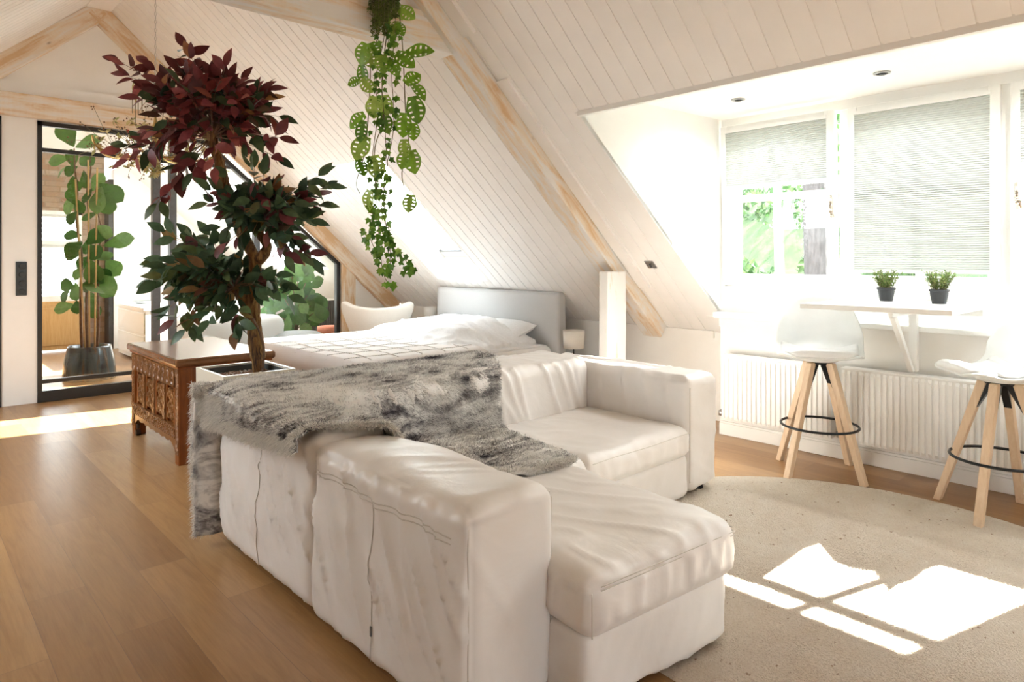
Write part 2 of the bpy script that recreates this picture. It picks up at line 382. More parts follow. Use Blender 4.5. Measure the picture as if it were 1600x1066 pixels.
m = MB(); m.box((-2.06, -3.0, 0), (.2, -2.9, 2.2)); m.box((1.6, -3.0, 0), (5.0, -2.9, 2.6)); m.prism([(-2.0, 2.2), (5.0, 2.2), (5.0, .7), (XR, ZR+.1), (-2.0, .7)], -3.0, -2.9, 1); struct(m.build('wall_back', 'warm_paint'))  # unseen end wall; its gap is sized to limit fill light from behind
b = MB(); b.box((XR-.10, -2.9, zs(XR+.10)-.004), (XR+.10, 7.22, zs(XR+.10)+.03)); struct(b.build('trim_ridge', 'board_paint'))
# rear room roof
def slab(name, pts, mat, th=.08, up=(0, 0, 1)):
    u = Vector(up)*th; p = [Vector(q) for q in pts]; m = MB(); m.hexa(p, [q+u for q in p]); return struct(m.build(name, mat))
for nm, hole in (('ceiling_rear', (3.0, 4.3, 8.2, 9.6)),):  # hole is an added opening to light the rear room
    x0, x1, y0, y1 = hole; m = MB()
    for (a, c, e, f) in ((XR, x0, 7.31, 11.4), (x1, XK, 7.31, 11.4), (x0, x1, 7.31, y0), (x0, x1, y1, 11.4)):
        m.hexa([(a, e, zs(a)), (c, e, zs(c)), (c, f, zs(c)), (a, f, zs(a))], [(a, e, zs(a)+.1), (c, e, zs(c)+.1), (c, f, zs(c)+.1), (a, f, zs(a)+.1)])
    for (a, c, e, f) in ((-1.9, XR, 7.31, 11.4),):
        m.hexa([(a, e, zs(a)), (c, e, zs(c)), (c, f, zs(c)), (a, f, zs(a))], [(a, e, zs(a)+.1), (c, e, zs(c)+.1), (c, f, zs(c)+.1), (a, f, zs(a)+.1)])
    struct(m.build(nm, 'white_paint'))
# knee walls
m = MB(); m.box((XK, 2.45, 0), (XK+.1, 7.25, ZK+.03)); m.box((4.78, DY1+.02, ZK-.055), (XK, 7.2, ZK-.0)); struct(m.build('wall_right', 'warm_paint'))
m = MB(); m.box((XK, 7.25, 0), (XK+.1, 11.4, ZK+.03)); m.box((-2.06, 7.25, 0), (-1.96, 11.4, .8)); struct(m.build('wall_rear_sides', 'white_paint'))
m = MB(); m.box((-2.06, -2.9, 0), (-1.96, 7.25, zs(-1.96)+.05)); struct(m.build('wall_left', 'warm_paint'))
# gable wall above the tie beam, stub walls
GY = 7.25
m = MB()
m.prism([(-1.96, 2.53), (-.24, 2.53), (XR, ZR+.0), (XR+1.12, 2.6), (2.45, 2.52), (-1.0, 2.52)][0:0] or [(-.10, 2.52), (2.42, 2.52), (2.6, 2.60), (XR, ZR+.02), (.1, 2.56)], GY+.01, GY+.09, 1)
m.box((.70, GY-.0, 0), (.956, GY+.08, 2.54))
m.box((-1.96, GY, 0), (-.16, GY+.08, .8)); m.prism([(-1.96, .78), (-.16, .78), (-.16, 2.4), (-1.96, .72)], GY, GY+.08, 1)
m.prism([(3.95, 0), (XK, 0), (XK, ZK), (3.95, zs(3.95)-.02)], GY+.005, GY+.08, 1)
struct(m.build('wall_gable', 'warm_paint'))
# ledge of plaster above the tie beam
m = MB(); m.prism([(.0, 2.74), (2.45, 2.74), (2.30, 2.85), (.15, 2.85)], GY-.02, GY+.01, 1); struct(m.build('trim_1', 'warm_paint'))
# ---------------------------------------------------------------- beams (each in its own object space, long axis = local X)
def beam(name, a, c, w, h, mat, label, up=(0, 0, 1), warp=.004):
    """box beam from a to c, centred line = middle of the top face; w sideways, h downward"""
    a, c = Vector(a), Vector(c); x = (c-a); L = x.length; x.normalize(); z = Vector(up); z = (z-x*z.dot(x)).normalized(); y = z.cross(x)
    mb = MB(); n = max(2, int(L/.08)); rings = []
    for i in range(n+1):
        s = L*i/n; r = [(s, -w/2, -h), (s, w/2, -h), (s, w/2, 0), (s, -w/2, 0)]
        rings += [(p[0], p[1]+warp*mnoise.noise(Vector((s*2.3+k*7, a.x, 1))), p[2]+warp*mnoise.noise(Vector((s*3.1, k*5+a.y, 4)))) for k, p in enumerate(r)]
    mb.add(rings, [(i*4+k, i*4+(k+1) % 4, (i+1)*4+(k+1) % 4, (i+1)*4+k) for i in range(n) for k in range(4)]+[(3, 2, 1, 0), (n*4, n*4+1, n*4+2, n*4+3)])
    o = mb.build(name, mat, bevel=.006); mt = Matrix((x, y, z)).transposed().to_4x4(); mt.translation = a; o.matrix_basis = mt
    return struct(o)
eps = .004
def on(x, y, dz=0): return (x, y, zs(x)-eps+dz)
nv = (NX, 0, NZ)
beam('trim_rafter', on(XR, 3.29), on(4.78, 3.29), .17, .125, 'beam_wood', '', nv)
beam('trim_rafter_left', on(XR, 3.29), on(-1.9, 3.29), .17, .125, 'beam_wood', '', (-NX, 0, NZ))
beam('trim_tie_beam', (-.05, 3.33, 2.765), (2.72, 3.33, 2.765), .15, .215, 'beam_wood', '')
beam('trim_post', (4.03, 3.23, 1.19), (4.03, 3.23, 0), .225, .085, 'beam_pale', '', (0, 1, 0))
beam('trim_gable_tie', (-.3, GY-.02, 2.742), (2.62, GY-.02, 2.742), .09, .205, 'beam_gable', '')
beam('trim_gable_rafter', on(XR+.02, GY-.03), on(4.76, GY-.03), .09, .165, 'beam_orange', '', nv)
beam('trim_gable_rafter_left', on(XR-.02, GY-.03), on(-1.9, GY-.03), .09, .165, 'beam_gable', '', (-NX, 0, NZ))
beam('trim_gable_post', (4.045, GY-.03, 1.35), (4.045, GY-.03, 0), .19, .05, 'beam_orange', '', (0, -1, 0))
# small white cover strips beside the tie beam end
m = MB()
for (xa, xb, w) in ((2.35, 2.60, .03), (2.86, 4.4, .02)):
    m.hexa([(xa, 3.10, zs(xa)), (xb, 3.10, zs(xb)), (xb, 3.20, zs(xb)), (xa, 3.20, zs(xa))], [(xa-NX*w, 3.10, zs(xa)-NZ*w), (xb-NX*w, 3.10, zs(xb)-NZ*w), (xb-NX*w, 3.20, zs(xb)-NZ*w), (xa-NX*w, 3.20, zs(xa)-NZ*w)])
struct(m.build('trim_2', 'board_paint'))
# ---------------------------------------------------------------- skylight
x0, x1, y0, y1 = SKY
def NP(x, y, o): return Vector((x+NX*o, y, zs(x)+NZ*o))
m = MB(); D = .26; fl = .05
xi1 = x1-.0
def wallq(a, c, e, f): m.add([a, c, e, f], [(0, 1, 2, 3)])
# reveal: top vertical-ish, bottom plumb, sides perpendicular
gx0, gx1 = x0+.06, x1-.10
A = [NP(x0, y0, 0), NP(x1, y0, 0), NP(x1, y1, 0), NP(x0, y1, 0)]
B = [NP(gx0, y0+.03, D), NP(gx1, y0+.03, D), NP(gx1, y1-.03, D), NP(gx0, y1-.03, D)]
C_ = [v+Vector((NX*.02, 0, NZ*.02)) for v in [NP(x0-.05, y0-.05, D), NP(x1+.05, y0-.05, D), NP(x1+.05, y1+.05, D), NP(x0-.05, y1+.05, D)]]
for i in range(4):
    j = (i+1) % 4; m.add([A[i], A[j], B[j], B[i]], [(0, 1, 2, 3)]); m.add([B[i], B[j], C_[j], C_[i]], [(0, 1, 2, 3)])
struct(m.build('trim_3', 'white_paint'))
sk = bpy.data.objects.new('window_4', None); COL.objects.link(sk); struct(sk)
def slopebar(mb, xa, xb, ya, yb, o0, o1):
    mb.hexa([NP(xa, ya, o0), NP(xb, ya, o0), NP(xb, yb, o0), NP(xa, yb, o0)], [NP(xa, ya, o1), NP(xb, ya, o1), NP(xb, yb, o1), NP(xa, yb, o1)])
m = MB(); ya, yb = y0+.03, y1-.03; w = .05
slopebar(m, gx0, gx1, ya, ya+w, D-.03, D+.05); slopebar(m, gx0, gx1, yb-w, yb, D-.03, D+.05)
slopebar(m, gx0, gx0+w, ya+w, yb-w, D-.03, D+.05); slopebar(m, gx1-w*1.5, gx1, ya+w, yb-w, D-.03, D+.05)
o = m.build('window_frame', 'window_paint'); o.parent = sk
m = MB(); slopebar(m, gx0+w, gx1-w*1.5, ya+w, yb-w, D+.01, D+.014); o = m.build('pane', 'clear_glass'); o.parent = sk
m = MB(); slopebar(m, gx1-w*1.5, gx1-w*1.5+.012, ya+.02, yb-.02, D-.045, D-.03); o = m.build('gasket', 'grey_frame'); o.parent = sk
# ---------------------------------------------------------------- dormer
WX = 4.64; CZ = 2.345; LX = 4.445; LZ = .885
m = MB(); m.box((DX+.01, DY0-.1, CZ), (WX+.25, DY1+.1, CZ+.1)); struct(m.build('ceiling_dormer', 'white_paint'))
m = MB(); m.box((DX-.004, DY0, zs(DX)-.026), (DX+.03, DY1, CZ+.05)); struct(m.build('trim_4', 'white_paint'))
XE = 4.86
for nm, ya, yw, yo in (('wall_dormer_left', DY1, DYW, .10), ('wall_dormer_right', DY0, DY0, -.08)):
    def yy_(x): return ya+(yw-ya)*(x-DX)/(WX-DX)
    poly = [(DX-.0, CZ+.03), (DX, zs(DX)), (4.80, zs(4.80)), (XE, .6), (XE, CZ+.03)]; m = MB()
    n_ = len(poly); vs = [(x, yy_(x), z) for x, z in poly]+[(x, yy_(x)+(yo if x > 3.2 else .02), z) for x, z in poly]
    m.add(vs, [tuple(range(n_)), tuple(range(n_, 2*n_))[::-1]]+[(i, n_+i, n_+(i+1) % n_, (i+1) % n_) for i in range(n_)]); struct(m.build(nm, 'white_paint'))
# boards closing the opening edge where the cheek is flared
m = MB(); k_ = 12
for i in range(k_):
    xa_, xb_ = DX+(XK-DX)*i/k_, DX+(XK-DX)*(i+1)/k_
    def ye(x): return DY1+(DYW-DY1)*(x-DX)/(WX-DX)
    m.hexa([(xa_, ye(xa_), zs(xa_)-.006), (xb_, ye(xb_), zs(xb_)-.006), (xb_, DY1+.02, zs(xb_)-.006), (xa_, DY1+.02, zs(xa_)-.006)], [(xa_, ye(xa_), zs(xa_)+.03), (xb_, ye(xb_), zs(xb_)+.03), (xb_, DY1+.02, zs(xb_)+.03), (xa_, DY1+.02, zs(xa_)+.03)])
struct(m.build('trim_5', 'board_paint'))
# window wall: lower apron, spacer posts, lintel
m = MB(); m.box((WX, DY0, .84), (WX+.1, DY1, 1.08)); m.box((WX, DY0, 2.28), (WX+.1, DY1, CZ)); m.box((WX, 2.59, 1.08), (WX+.1, DY1, 2.28)); m.box((WX+.035, 2.5, 1.08), (WX+.1, 2.6, 2.28))
for yy in (1.729, .843, -.045, -.93, -1.815): m.box((WX+.012, yy-.030, 1.08), (WX+.1, yy+.030, 2.28))
m.box((WX+.012, DY0, 1.08), (WX+.1, -1.85, 2.28))
for z_ in (.985,): m.box((WX-.008, DY0, z_), (WX, DY1, z_+.012))
struct(m.build('wall_windows', 'window_paint'))
m = MB(); m.box((LX+.02, DY0, 0), (LX+.07, 2.53, LZ-.035)); m.box((LX+.0, DY0, .79), (LX+.02, 2.53, LZ-.035))
m.box((LX+.07, 2.49, 0), (XK+.02, 2.528, LZ-.04)); struct(m.build('wall_radiator', 'white_paint'))
m = MB(); m.box((LX-.07, DY0, LZ-.03), (WX, 2.54, LZ)); m.box((WX-.1, 2.52, LZ-.03), (WX, DYW+.02, LZ)); struct(m.build('trim_window_ledge', 'window_paint', bevel=.006))
m = MB(); m.box((LX, DY0, 0), (LX+.02, 2.53, .085)); m.box((LX+.008, DY0, .085), (LX+.02, 2.53, .10)); struct(m.build('baseboard_right', 'white_paint', bevel=.003))
def win(idx, ya, yb, blind_to, tilt=0, closed=False):
    """sash between ya<yb"""
    z0, z1 = 1.085, 2.279; w = .058
    e = bpy.data.objects.new('window_%d' % idx, None); COL.objects.link(e); struct(e)
    e.matrix_basis = Matrix.Translation((WX, 0, z0)) @ Matrix.Rotation(-tilt, 4, 'Y')
    q = e.matrix_basis
    H = z1-z0
    def bx(lo, hi, mb): mb.box(lo, hi, q)
    m = MB(); X0, X1 = -.03, .03; yb_, ya_ = yb, ya
    bx((X0, ya, 0), (X1, ya+w, H), m); bx((X0, yb-w, 0), (X1, yb, H), m)
    bx((X0, ya+w, 0), (X1, yb-w, w+.03), m); bx((X0, ya+w, H-w), (X1, yb-w, H), m)
    m.build('window_frame', 'window_paint', e, bevel=.004)
    m = MB(); ym = (ya+yb)/2
    bx((-.012, ym-.02, w), (.02, ym+.02, H-w), m)
    for zz in (.62,): bx((-.012, ya+w, zz), (.02, yb-w, zz+.05), m)
    m.build('glazing_bar', 'window_paint', e)
    m = MB(); bx((.022, ya+w, w), (.026, yb-w, H-w), m); m.build('pane', 'clear_glass', e)
    # pleated blind
    bt = 2.224-z0; bb = blind_to-z0; n = int((bt-bb)/.0135); pts = []
    yl, yr = ya+w-.012, yb-w+.012
    vs = []; fs = []
    for i in range(n*2+1):
        z = bt-(bt-bb)*i/(n*2); x = -.036-(.007 if i % 2 else 0)
        vs += [q @ Vector((x, yl, z)), q @ Vector((x, yr, z))]
    fs = [(2*i, 2*i+1, 2*i+3, 2*i+2) for i in range(n*2)]
    m = MB(); m.add(vs, fs); bo = m.build('pleated_blind', 'pleated_blind', e)
    m = MB(); bx((-.052, yl-.004, bb-.014), (-.032, yr+.004, bb+.004), m); bx((-.052, yl-.004, bt), (-.03, yr+.004, bt+.022), m)
    m.build('blind_rail', 'window_paint', e)
    return e, q
def handle(e, q, y, z):
    m = MB(); zz = z-1.085
    m.tube([q @ Vector((-.033, y, zz+.09)), q @ Vector((-.036, y, zz-.02))], [.011, .011], 10)
    m.tube([q @ Vector((-.035, y, zz)), q @ Vector((-.062, y, zz)), q @ Vector((-.066, y-.012, zz-.01))], .0085, 10)
    m.sphere(q @ Vector((-.07, y-.014, zz-.02)), .017, 12, (1, 1.1, 1.3)); m.tube([q @ Vector((-.066, y-.012, zz)), q @ Vector((-.068, y-.022, zz-.06))], [.012, .016], 10)
    m.build('handle', 'nickel', e, smooth=True)
e, q = win(1, 1.765, 2.588, 1.82, math.radians(2.2)); handle(e, q, 1.792, 1.62)
e, q = win(2, .868, 1.695, 1.208)
e, q = win(3, -.02, .82, 1.81); handle(e, q, .79, 1.62)
win(9, -.905, -.07, 1.15); win(10, -1.79, -.955, 2.12)  # unseen windows beyond the frame, added to bring in more daylight
for k, (x, y) in enumerate(((4.11, 2.20), (4.13, 1.33))):
    t = thing('downlight', 'round grey recessed spotlight in the dormer ceiling above the '+('half-lowered blind' if k == 0 else 'fully lowered blind'), 'light', (x, y, CZ), 0, 'dormer downlights')
    m = MB(); m.lathe([(.045, -.001), (.045, -.006), (.03, -.008), (.028, -.001)], (x, y, CZ), 28); m.build('ring', 'spot_grey', t, smooth=False)
    m = MB(); m.lathe([(.0, -.0085), (.022, -.0085), (.022, -.0125), (.006, -.0135)], (x, y, CZ), 20); m.build('lens', 'switch_black', t)
for x, y in ((4.11, 2.20), (4.13, 1.33), (4.15, .46), (4.17, -.41)):  # added fill spots for dormer glow; visible fixtures look off, others have none
    ld = bpy.data.lights.new('dormer_fill_spot', 'SPOT'); lo = bpy.data.objects.new('dormer_fill_spot', ld); COL.objects.link(lo); lo.location = (x, y, CZ-.03)
    ld.energy = 6.5; ld.color = (.96, .98, 1); ld.spot_size = math.radians(165); ld.spot_blend = .8; ld.shadow_soft_size = .05
# grey socket plate on the sloping boards
c = Vector((4.02, 2.9, 0))
def slope_frame(x, y, o=0): 
    mt = Matrix(((1/SL, 0, -NX), (0, 1, 0), (-TS/SL, 0, -NZ))).to_4x4(); mt.translation = (x-NX*o, y, zs(x)-NZ*o); return mt
d = px(1017, 413, 1)-Vector((0, 0, EYE)); tt = (ZK+TS*XK-EYE)/(d.z+TS*d.x); sp = d*tt
t = thing('switch', 'square grey metal wall switch on the white sloping boards', 'switch'); mt = slope_frame(sp.x, sp.y); t.matrix_basis = mt
m = MB(); m.box((-.04, -.04, 0), (.04, .04, .008), mt); m.build('plate', 'metal_grey', t, bevel=.003)
m = MB(); m.box((-.012, -.006, .008), (.018, .006, .02), mt); m.build('lever', 'grey_frame', t, bevel=.002)
# ---------------------------------------------------------------- gable partition: glazing and door
def gb(mb, xa, xb, za, zb, ya=-.01, yb=.05): mb.box((xa, GY+ya, za), (xb, GY+yb, zb))
g = bpy.data.objects.new('window_5', None); COL.objects.link(g); struct(g)
m = MB()
gb(m, .956, .992, 0, 2.525); gb(m, .956, 2.42, 2.487, 2.525); gb(m, .992, 2.66, 2.255, 2.29, .0, .04); gb(m, .992, 1.893, .165, .20, .0, .04); gb(m, .956, 1.90, 0, .10, -.015, .05)
gb(m, 1.962, 2.05, 0, .10); gb(m, 2.11, 3.93, 0, .10)
gb(m, 3.895, 3.94, 0, 1.24)
m.hexa([(2.40, GY-.01, 2.487), (3.94, GY-.01, 1.20), (3.94, GY+.05, 1.20), (2.40, GY+.05, 2.487)], [(2.40, GY-.01, 2.54), (3.94, GY-.01, 1.25), (3.94, GY+.05, 1.25), (2.40, GY+.05, 2.54)])
m.build('window_frame', 'black_frame', g)
m = MB()
for xa, xb in ((1.893, 1.962), (2.05, 2.112), (2.90, 2.965)): gb(m, xa, xb, .0, min(2.49, 1.25+(3.94-xb)*.835), -.02, .055)
m.build('mullion', 'grey_frame', g)
m = MB(); gb(m, .99, 2.42, .08, 2.49, .018, .024)
m.prism([(2.42, .08), (3.91, .08), (3.91, 1.22), (2.42, 2.47)], GY+.018, GY+.024, 1); m.build('pane', 'clear_glass', g)
dd = bpy.data.objects.new('door_1', None); COL.objects.link(dd); struct(dd)
m = MB(); gb(m, -.16, .70, 2.48, 2.53, -.015, .06); gb(m, .635, .70, 0, 2.53, -.015, .06); gb(m, -.16, -.1, 0, 2.53, -.015, .06); gb(m, -.1, .64, 2.255, 2.30, -.005, .05); m.build('door_frame', 'black_frame', dd)
m = MB(); gb(m, -.1, .625, .008, 2.25, .002, .04); m.build('door_leaf', 'dark_door', dd, bevel=.004)
m = MB(); gb(m, -.1, .64, 2.30, 2.48, .015, .02); m.build('pane', 'clear_glass', dd)
m = MB(); m.tube([(.57, GY-.0, 1.02), (.57, GY-.05, 1.02), (.50, GY-.055, 1.02), (.46, GY-.055, 1.02)], .009, 8); m.sphere((.575, GY-.05, 1.02), .02, 10); m.build('door_handle', 'metal_grey', dd, smooth=True)
# four-gang dimmer plate
t = thing('light_switch', 'tall black dimmer plate with four round knobs on white wall by the black door', 'switch', (.84, GY, 1.0))
m = MB(); m.box((.80, GY-.012, .965), (.88, GY, 1.265)); m.build('plate', 'switch_black', t, bevel=.003)
for i in range(4):
    m = MB(); zc = 1.0+.075*i
    m.tube([(.845, GY-.012, zc), (.845, GY-.032, zc)], [.024, .021], 20); m.build('knob', 'switch_black', t, smooth=False)
# ---------------------------------------------------------------- rear room behind the glass
RY = 11.3
m = MB(); m.box((2.45, RY, 0), (XK, RY+.1, 3.8)); m.box((-2, RY, 0), (.9, RY+.1, 3.8)); m.box((.9, RY, 2.80), (2.45, RY+.1, 3.8)); struct(m.build('wall_rear', 'white_paint'))
m = MB(); m.box((.9, RY-.04, 1.98), (2.3, RY+.1, 2.80)); m.box((2.02, RY-.04, 0), (2.3, RY+.1, 1.98)); struct(m.build('wall_stone', 'stone_cladding'))
m = MB(); m.box((2.3, RY-.3, 0), (2.36, RY+.05, 2.45)); struct(m.build('trim_black_post', 'black_frame'))
m = MB(); m.box((2.36, RY-.32, 0), (2.52, RY+.05, 2.6)); struct(m.build('trim_door_casing', 'white_paint'))
t = thing('shutter', 'white louvred window shutter beyond the glass partition', 'shutter', (1.55, RY, .76))
m = MB(); 
for lo, hi in (((.9, RY-.03, .72), (.96, RY+.02, 1.98)), ((1.96, RY-.03, .72), (2.02, RY+.02, 1.98)), ((.9, RY-.03, .70), (2.02, RY+.02, .78)), ((.9, RY-.03, 1.93), (2.02, RY+.02, 1.98)), ((.9, RY-.03, 1.50), (2.02, RY+.02, 1.56))): m.box(lo, hi)
m.build('frame', 'window_paint', t)
m = MB()
for i in range(16):
    z = .81+i*.072
    if 1.48 < z < 1.57: continue
    m.add([(.96, RY-.03, z), (1.96, RY-.03, z), (1.96, RY+.03, z+.045), (.96, RY+.03, z+.045)], [(0, 1, 2, 3)])
m.build('louvres', 'window_paint', t, solid=.008)
t = thing('pine_cabinet', 'honey-coloured pine cupboard front below the louvred shutter', 'cabinet', (1.45, RY-.1, 0))
m = MB(); m.box((.9, RY-.10, .02), (2.0, RY-.0, .70)); m.build('body', 'cabinet_pine', t)
m = MB()
for x in (.93, 1.47): MB().box((x, RY-.115, .08), (x+.5, RY-.10, .66)).build('door_panel', 'cabinet_pine', t, bevel=.006)
t = thing('low_cabinet', 'low white cabinet with a pale worktop beyond the glass', 'cabinet', (3, 9.6, 0))
m = MB(); m.box((2.27, 8.97, .03), (3.7, 10.3, .66)); m.build('body', 'white_paint', t)
m = MB(); m.box((2.24, 8.95, .66), (3.72, 10.32, .70)); m.build('worktop', 'window_paint', t, bevel=.005)
for za_ in (.08, .37): MB().box((2.255, 9.0, za_), (2.27, 10.27, za_+.26)).build('drawer_front', 'window_paint', t, bevel=.004)
m = MB(); m.lathe([(.0, 0), (.1, 0), (.14, .03), (.15, .035), (.14, .02), (0, .012)], (2.5, 9.9, .70), 24); tag(m.build('dish', 'grey_thing', smooth=True), 'small grey dish on the white cabinet worktop', 'dish')
# white bed glimpsed in the rear room
t = thing('daybed', 'low white upholstered daybed seen through the glass behind the chest', 'bed', (3.0, 8.3, 0))
def softgrid(lo, hi, r, res, disp=None, mat=None):
    """rounded box as a fine grid, each vertex pushed by disp(p, n) -> Vector"""
    lo, hi = Vector(lo), Vector(hi); n = [max(4, int(round((hi[i]-lo[i])/res))) for i in range(3)]
    vid = {}; vs = []; fs = []
    def vert(i, j, k):
        key = (i, j, k)
        if key in vid: return vid[key]
        p = Vector((lo[0]+(hi[0]-lo[0])*i/n[0], lo[1]+(hi[1]-lo[1])*j/n[1], lo[2]+(hi[2]-lo[2])*k/n[2]))
        q = Vector([min(max(p[a], lo[a]+r), hi[a]-r) for a in range(3)]); d = p-q
        nn = d.normalized() if d.length > 1e-9 else Vector((0, 0, 1)); p = q+nn*r if d.length > 1e-9 else p
        if disp: p = p+disp(p, nn)
        if mat is not None: p = mat @ p
        vid[key] = len(vs); vs.append(tuple(p)); return vid[key]
    for ax in range(3):
        a1, a2 = (ax+1) % 3, (ax+2) % 3
        for side in (0, n[ax]):
            for i in range(n[a1]):
                for j in range(n[a2]):
                    def key(ii, jj):
                        t = [0, 0, 0]; t[ax] = side; t[a1] = ii; t[a2] = jj; return vert(*t)
                    f = (key(i, j), key(i+1, j), key(i+1, j+1), key(i, j+1)); fs.append(f if side else f[::-1])
    m = MB(); m.add(vs, fs); return m
NV = mnoise.noise
def ridge(p):
    a = 1-abs(NV(p))*2.2; return max(0, a)**3
def ss(a, b, x): x = min(1, max(0, (x-a)/(b-a))); return x*x*(3-2*x)
def crease(s1, s2, s3, sc_across, sc_along, amp, seed=0):
    return amp*(ridge(Vector((s1*sc_across, s2*sc_along, seed)))*.8+.5*NV(Vector((s1*sc_across*.4, s2*sc_along*.6, seed+3.3))))
t = bpy.data.objects['daybed']
softgrid((2.45, 7.7, .2), (3.5, 8.85, .62), .12, .06, lambda p, n: n*.02*NV(p*6)).build('mattress', 'mattress_white', t, smooth=True)
MB().box((2.5, 7.75, 0), (3.45, 8.8, .2)).build('base', 'white_paint', t)
t = thing('pouf', 'round grey pouf under the leafy plant beyond the glass', 'pouf', (3.85, 8.0, 0))
MB().lathe([(.05, 0), (.33, .02), (.40, .15), (.38, .32), (.25, .40), (.01, .42)], (3.62, 7.72, 0), 28).build('cushion', 'grey_fabric', t, smooth=True)
t = thing('stool', 'small round stool with an orange top behind the glass', 'stool', (4.36, 8.3, 0))
MB().lathe([(.01, .30), (.15, .30), (.165, .33), (.16, .385), (.01, .40)], (4.36, 8.3, 0), 24).build('seat', 'orange_fabric', t, smooth=True)
MB().lathe([(.14, 0), (.15, .15), (.14, .30)], (4.36, 8.3, 0), 24).build('base', 'straw', t)
m = MB()
for i in range(16): m.box((4.30+.03*i, 8.78, .05), (4.318+.03*i, 8.81, .70))
m.box((4.28, 8.81, .05), (4.78, 8.83, .70)); tag(m.build('slatted_panel', 'slat_dark'), 'dark vertical-slatted panel behind the orange stool', 'panel')
# ---------------------------------------------------------------- sofa
sofa = thing('sectional_sofa', 'white leather corner sofa with a grey fur throw over its corner', 'sofa', (1.07, 3.0, 0))
def d_back_y(seed, x0, x1, top):      # backs running along Y (outer face -X)
    def f(p, n):
        o = Vector((0, 0, 0)); zz = p.z
        if n.x < -.6: o += n*(.35+.65*ss(.05, .25, zz))*(crease(p.y*.86-.5*zz, p.y*.5+zz*.86, 0, 13, 2.0, .020, seed)+crease(p.y-.3*zz, p.y*.3+zz, 0, 5, 1.2, .011, seed+1)-.004); o.x += -.012*math.sin(PI*min(1, zz/.5))
        elif n.x > .6: o += n*(crease(p.y, zz, 0, 6, 2, .008, seed+5))
        elif n.z > .3: o += n*(.018*NV(Vector((p.y*3, p.x*5, seed)))+crease(p.x*.6+p.y, p.x, 0, 10, 3, .005, seed+9))
        else: o += n*(.008*NV(Vector((p.x*7, zz*4, seed)))+.004*ridge(Vector((p.x*9+zz*4, zz*2, seed))))
        if n.z > 0: o.z -= .02*n.z*abs((p.x-(x0+x1)/2)/((x1-x0)/2))**3
        return o
    return f
def d_back_x(seed, y0, y1):
    def f(p, n):
        o = Vector((0, 0, 0))
        if n.y < -.5: o += n*(crease(p.x+.35*p.z, p.z, 0, 11, 1.3, .022, seed)-.004)
        elif n.z > .3: o += n*(.016*NV(Vector((p.x*3, p.y*5, seed)))+crease(p.x+p.y*.3, p.y, 0, 10, 2, .006, seed+9))
        else: o += n*.006*NV(p*5)
        return o
    return f
def d_arm(seed):
    def f(p, n):
        o = Vector((0, 0, 0))
        if n.x < -.5: o += n*(crease(p.y-.25*p.z, p.z, 0, 9, 1.0, .026, seed)-.006)
        elif n.z > .3: o += n*(.014*NV(Vector((p.x*5, p.y*4, seed)))+crease(p.y, p.x, 0, 11, 2, .006, seed+9))
        else: o += n*(.012*NV(Vector((p.x*6, p.z*3+p.y*3, seed)))+.006*ridge(Vector((p.x*5+p.z*9, p.z*2, seed))))
        return o
    return f
def d_seat(seed, amp=1):
    def f(p, n):
        o = Vector((0, 0, 0))
        if n.z > .3: o += n*(amp*.016*NV(Vector((p.x*2.6, p.y*2.6, seed)))+crease(p.x*.8+p.y*.5, p.x-p.y, 0, 9, 3, .009, seed))
        elif n.z > -.3:
            o += n*(.009*NV(Vector(((p.x+p.y)*18, p.z*4, seed)))+.010*ridge(Vector(((p.x-p.y)*9, p.z*3, seed+2))))
        return o
    return f
def d_base(seed):
    def f(p, n):
        s = p.y if abs(n.x) > .5 else p.x
        return n*(.010*NV(Vector((s*5+p.z*3, p.z*2.5, seed)))+.006*ridge(Vector((s*7-p.z*4, p.z, seed+4))))*max(.2, 1-p.z*1.2)
    return f
LE = 'white_leather'
softgrid((1.07, 1.315, .03), (1.405, 2.175, .635), .05, .014, d_back_y(1.3, 1.07, 1.405, .635)).build('backrest', LE, sofa, smooth=True)
softgrid((1.075, 2.165, .03), (1.39, 3.06, .66), .055, .016, d_back_y(5.1, 1.075, 1.39, .66)).build('backrest', LE, sofa, smooth=True)
softgrid((1.36, 2.60, .03), (3.10, 3.06, .70), .085, .016, d_back_x(2.2, 2.60, 3.06)).build('backrest', LE, sofa, smooth=True)
softgrid((3.06, 1.92, .045), (3.365, 3.06, .655), .05, .016, d_arm(4.4)).build('armrest', LE, sofa, smooth=True)
softgrid((1.37, 1.93, .03), (2.20, 2.74, .25), .03, .03, d_base(1)).build('base', LE, sofa, smooth=True)
softgrid((2.20, 1.93, .03), (3.08, 2.74, .25), .03, .02, d_base(2)).build('base', LE, sofa, smooth=True)
softgrid((1.36, 1.90, .235), (2.24, 2.76, .405), .06, .025, d_seat(3)).build('seat_cushion', LE, sofa, smooth=True)
softgrid((2.23, 1.905, .235), (3.085, 2.76, .395), .06, .016, d_seat(8, 1.3)).build('seat_cushion', LE, sofa, smooth=True)
rot = Matrix.Translation((1.37, 1.18, 0)) @ Matrix.Rotation(math.radians(-5.5), 4, 'Z')
softgrid((.0, .0, .03), (.655, .74, .25), .03, .016, d_base(6), rot).build('base', LE, sofa, smooth=True)
softgrid((-.015, -.035, .235), (.665, .76, .425), .06, .014, d_seat(11), rot).build('seat_cushion', LE, sofa, smooth=True)
fa_, fb_ = d_back_y(1.3, 1.07, 1.405, .635), d_back_y(5.1, 1.075, 1.39, .66)
def onb(f, x, y, z): p = Vector((x, y, z)); return p+f(p, Vector((-1, 0, 0)))+Vector((-.001, 0, 0))
def seam(pts, r=.0034): MB().tube(pts, r, 5).build('seam', 'seam_thread', sofa, smooth=True)
def curve(f, n=40): return [f(i/n) for i in range(n+1)]
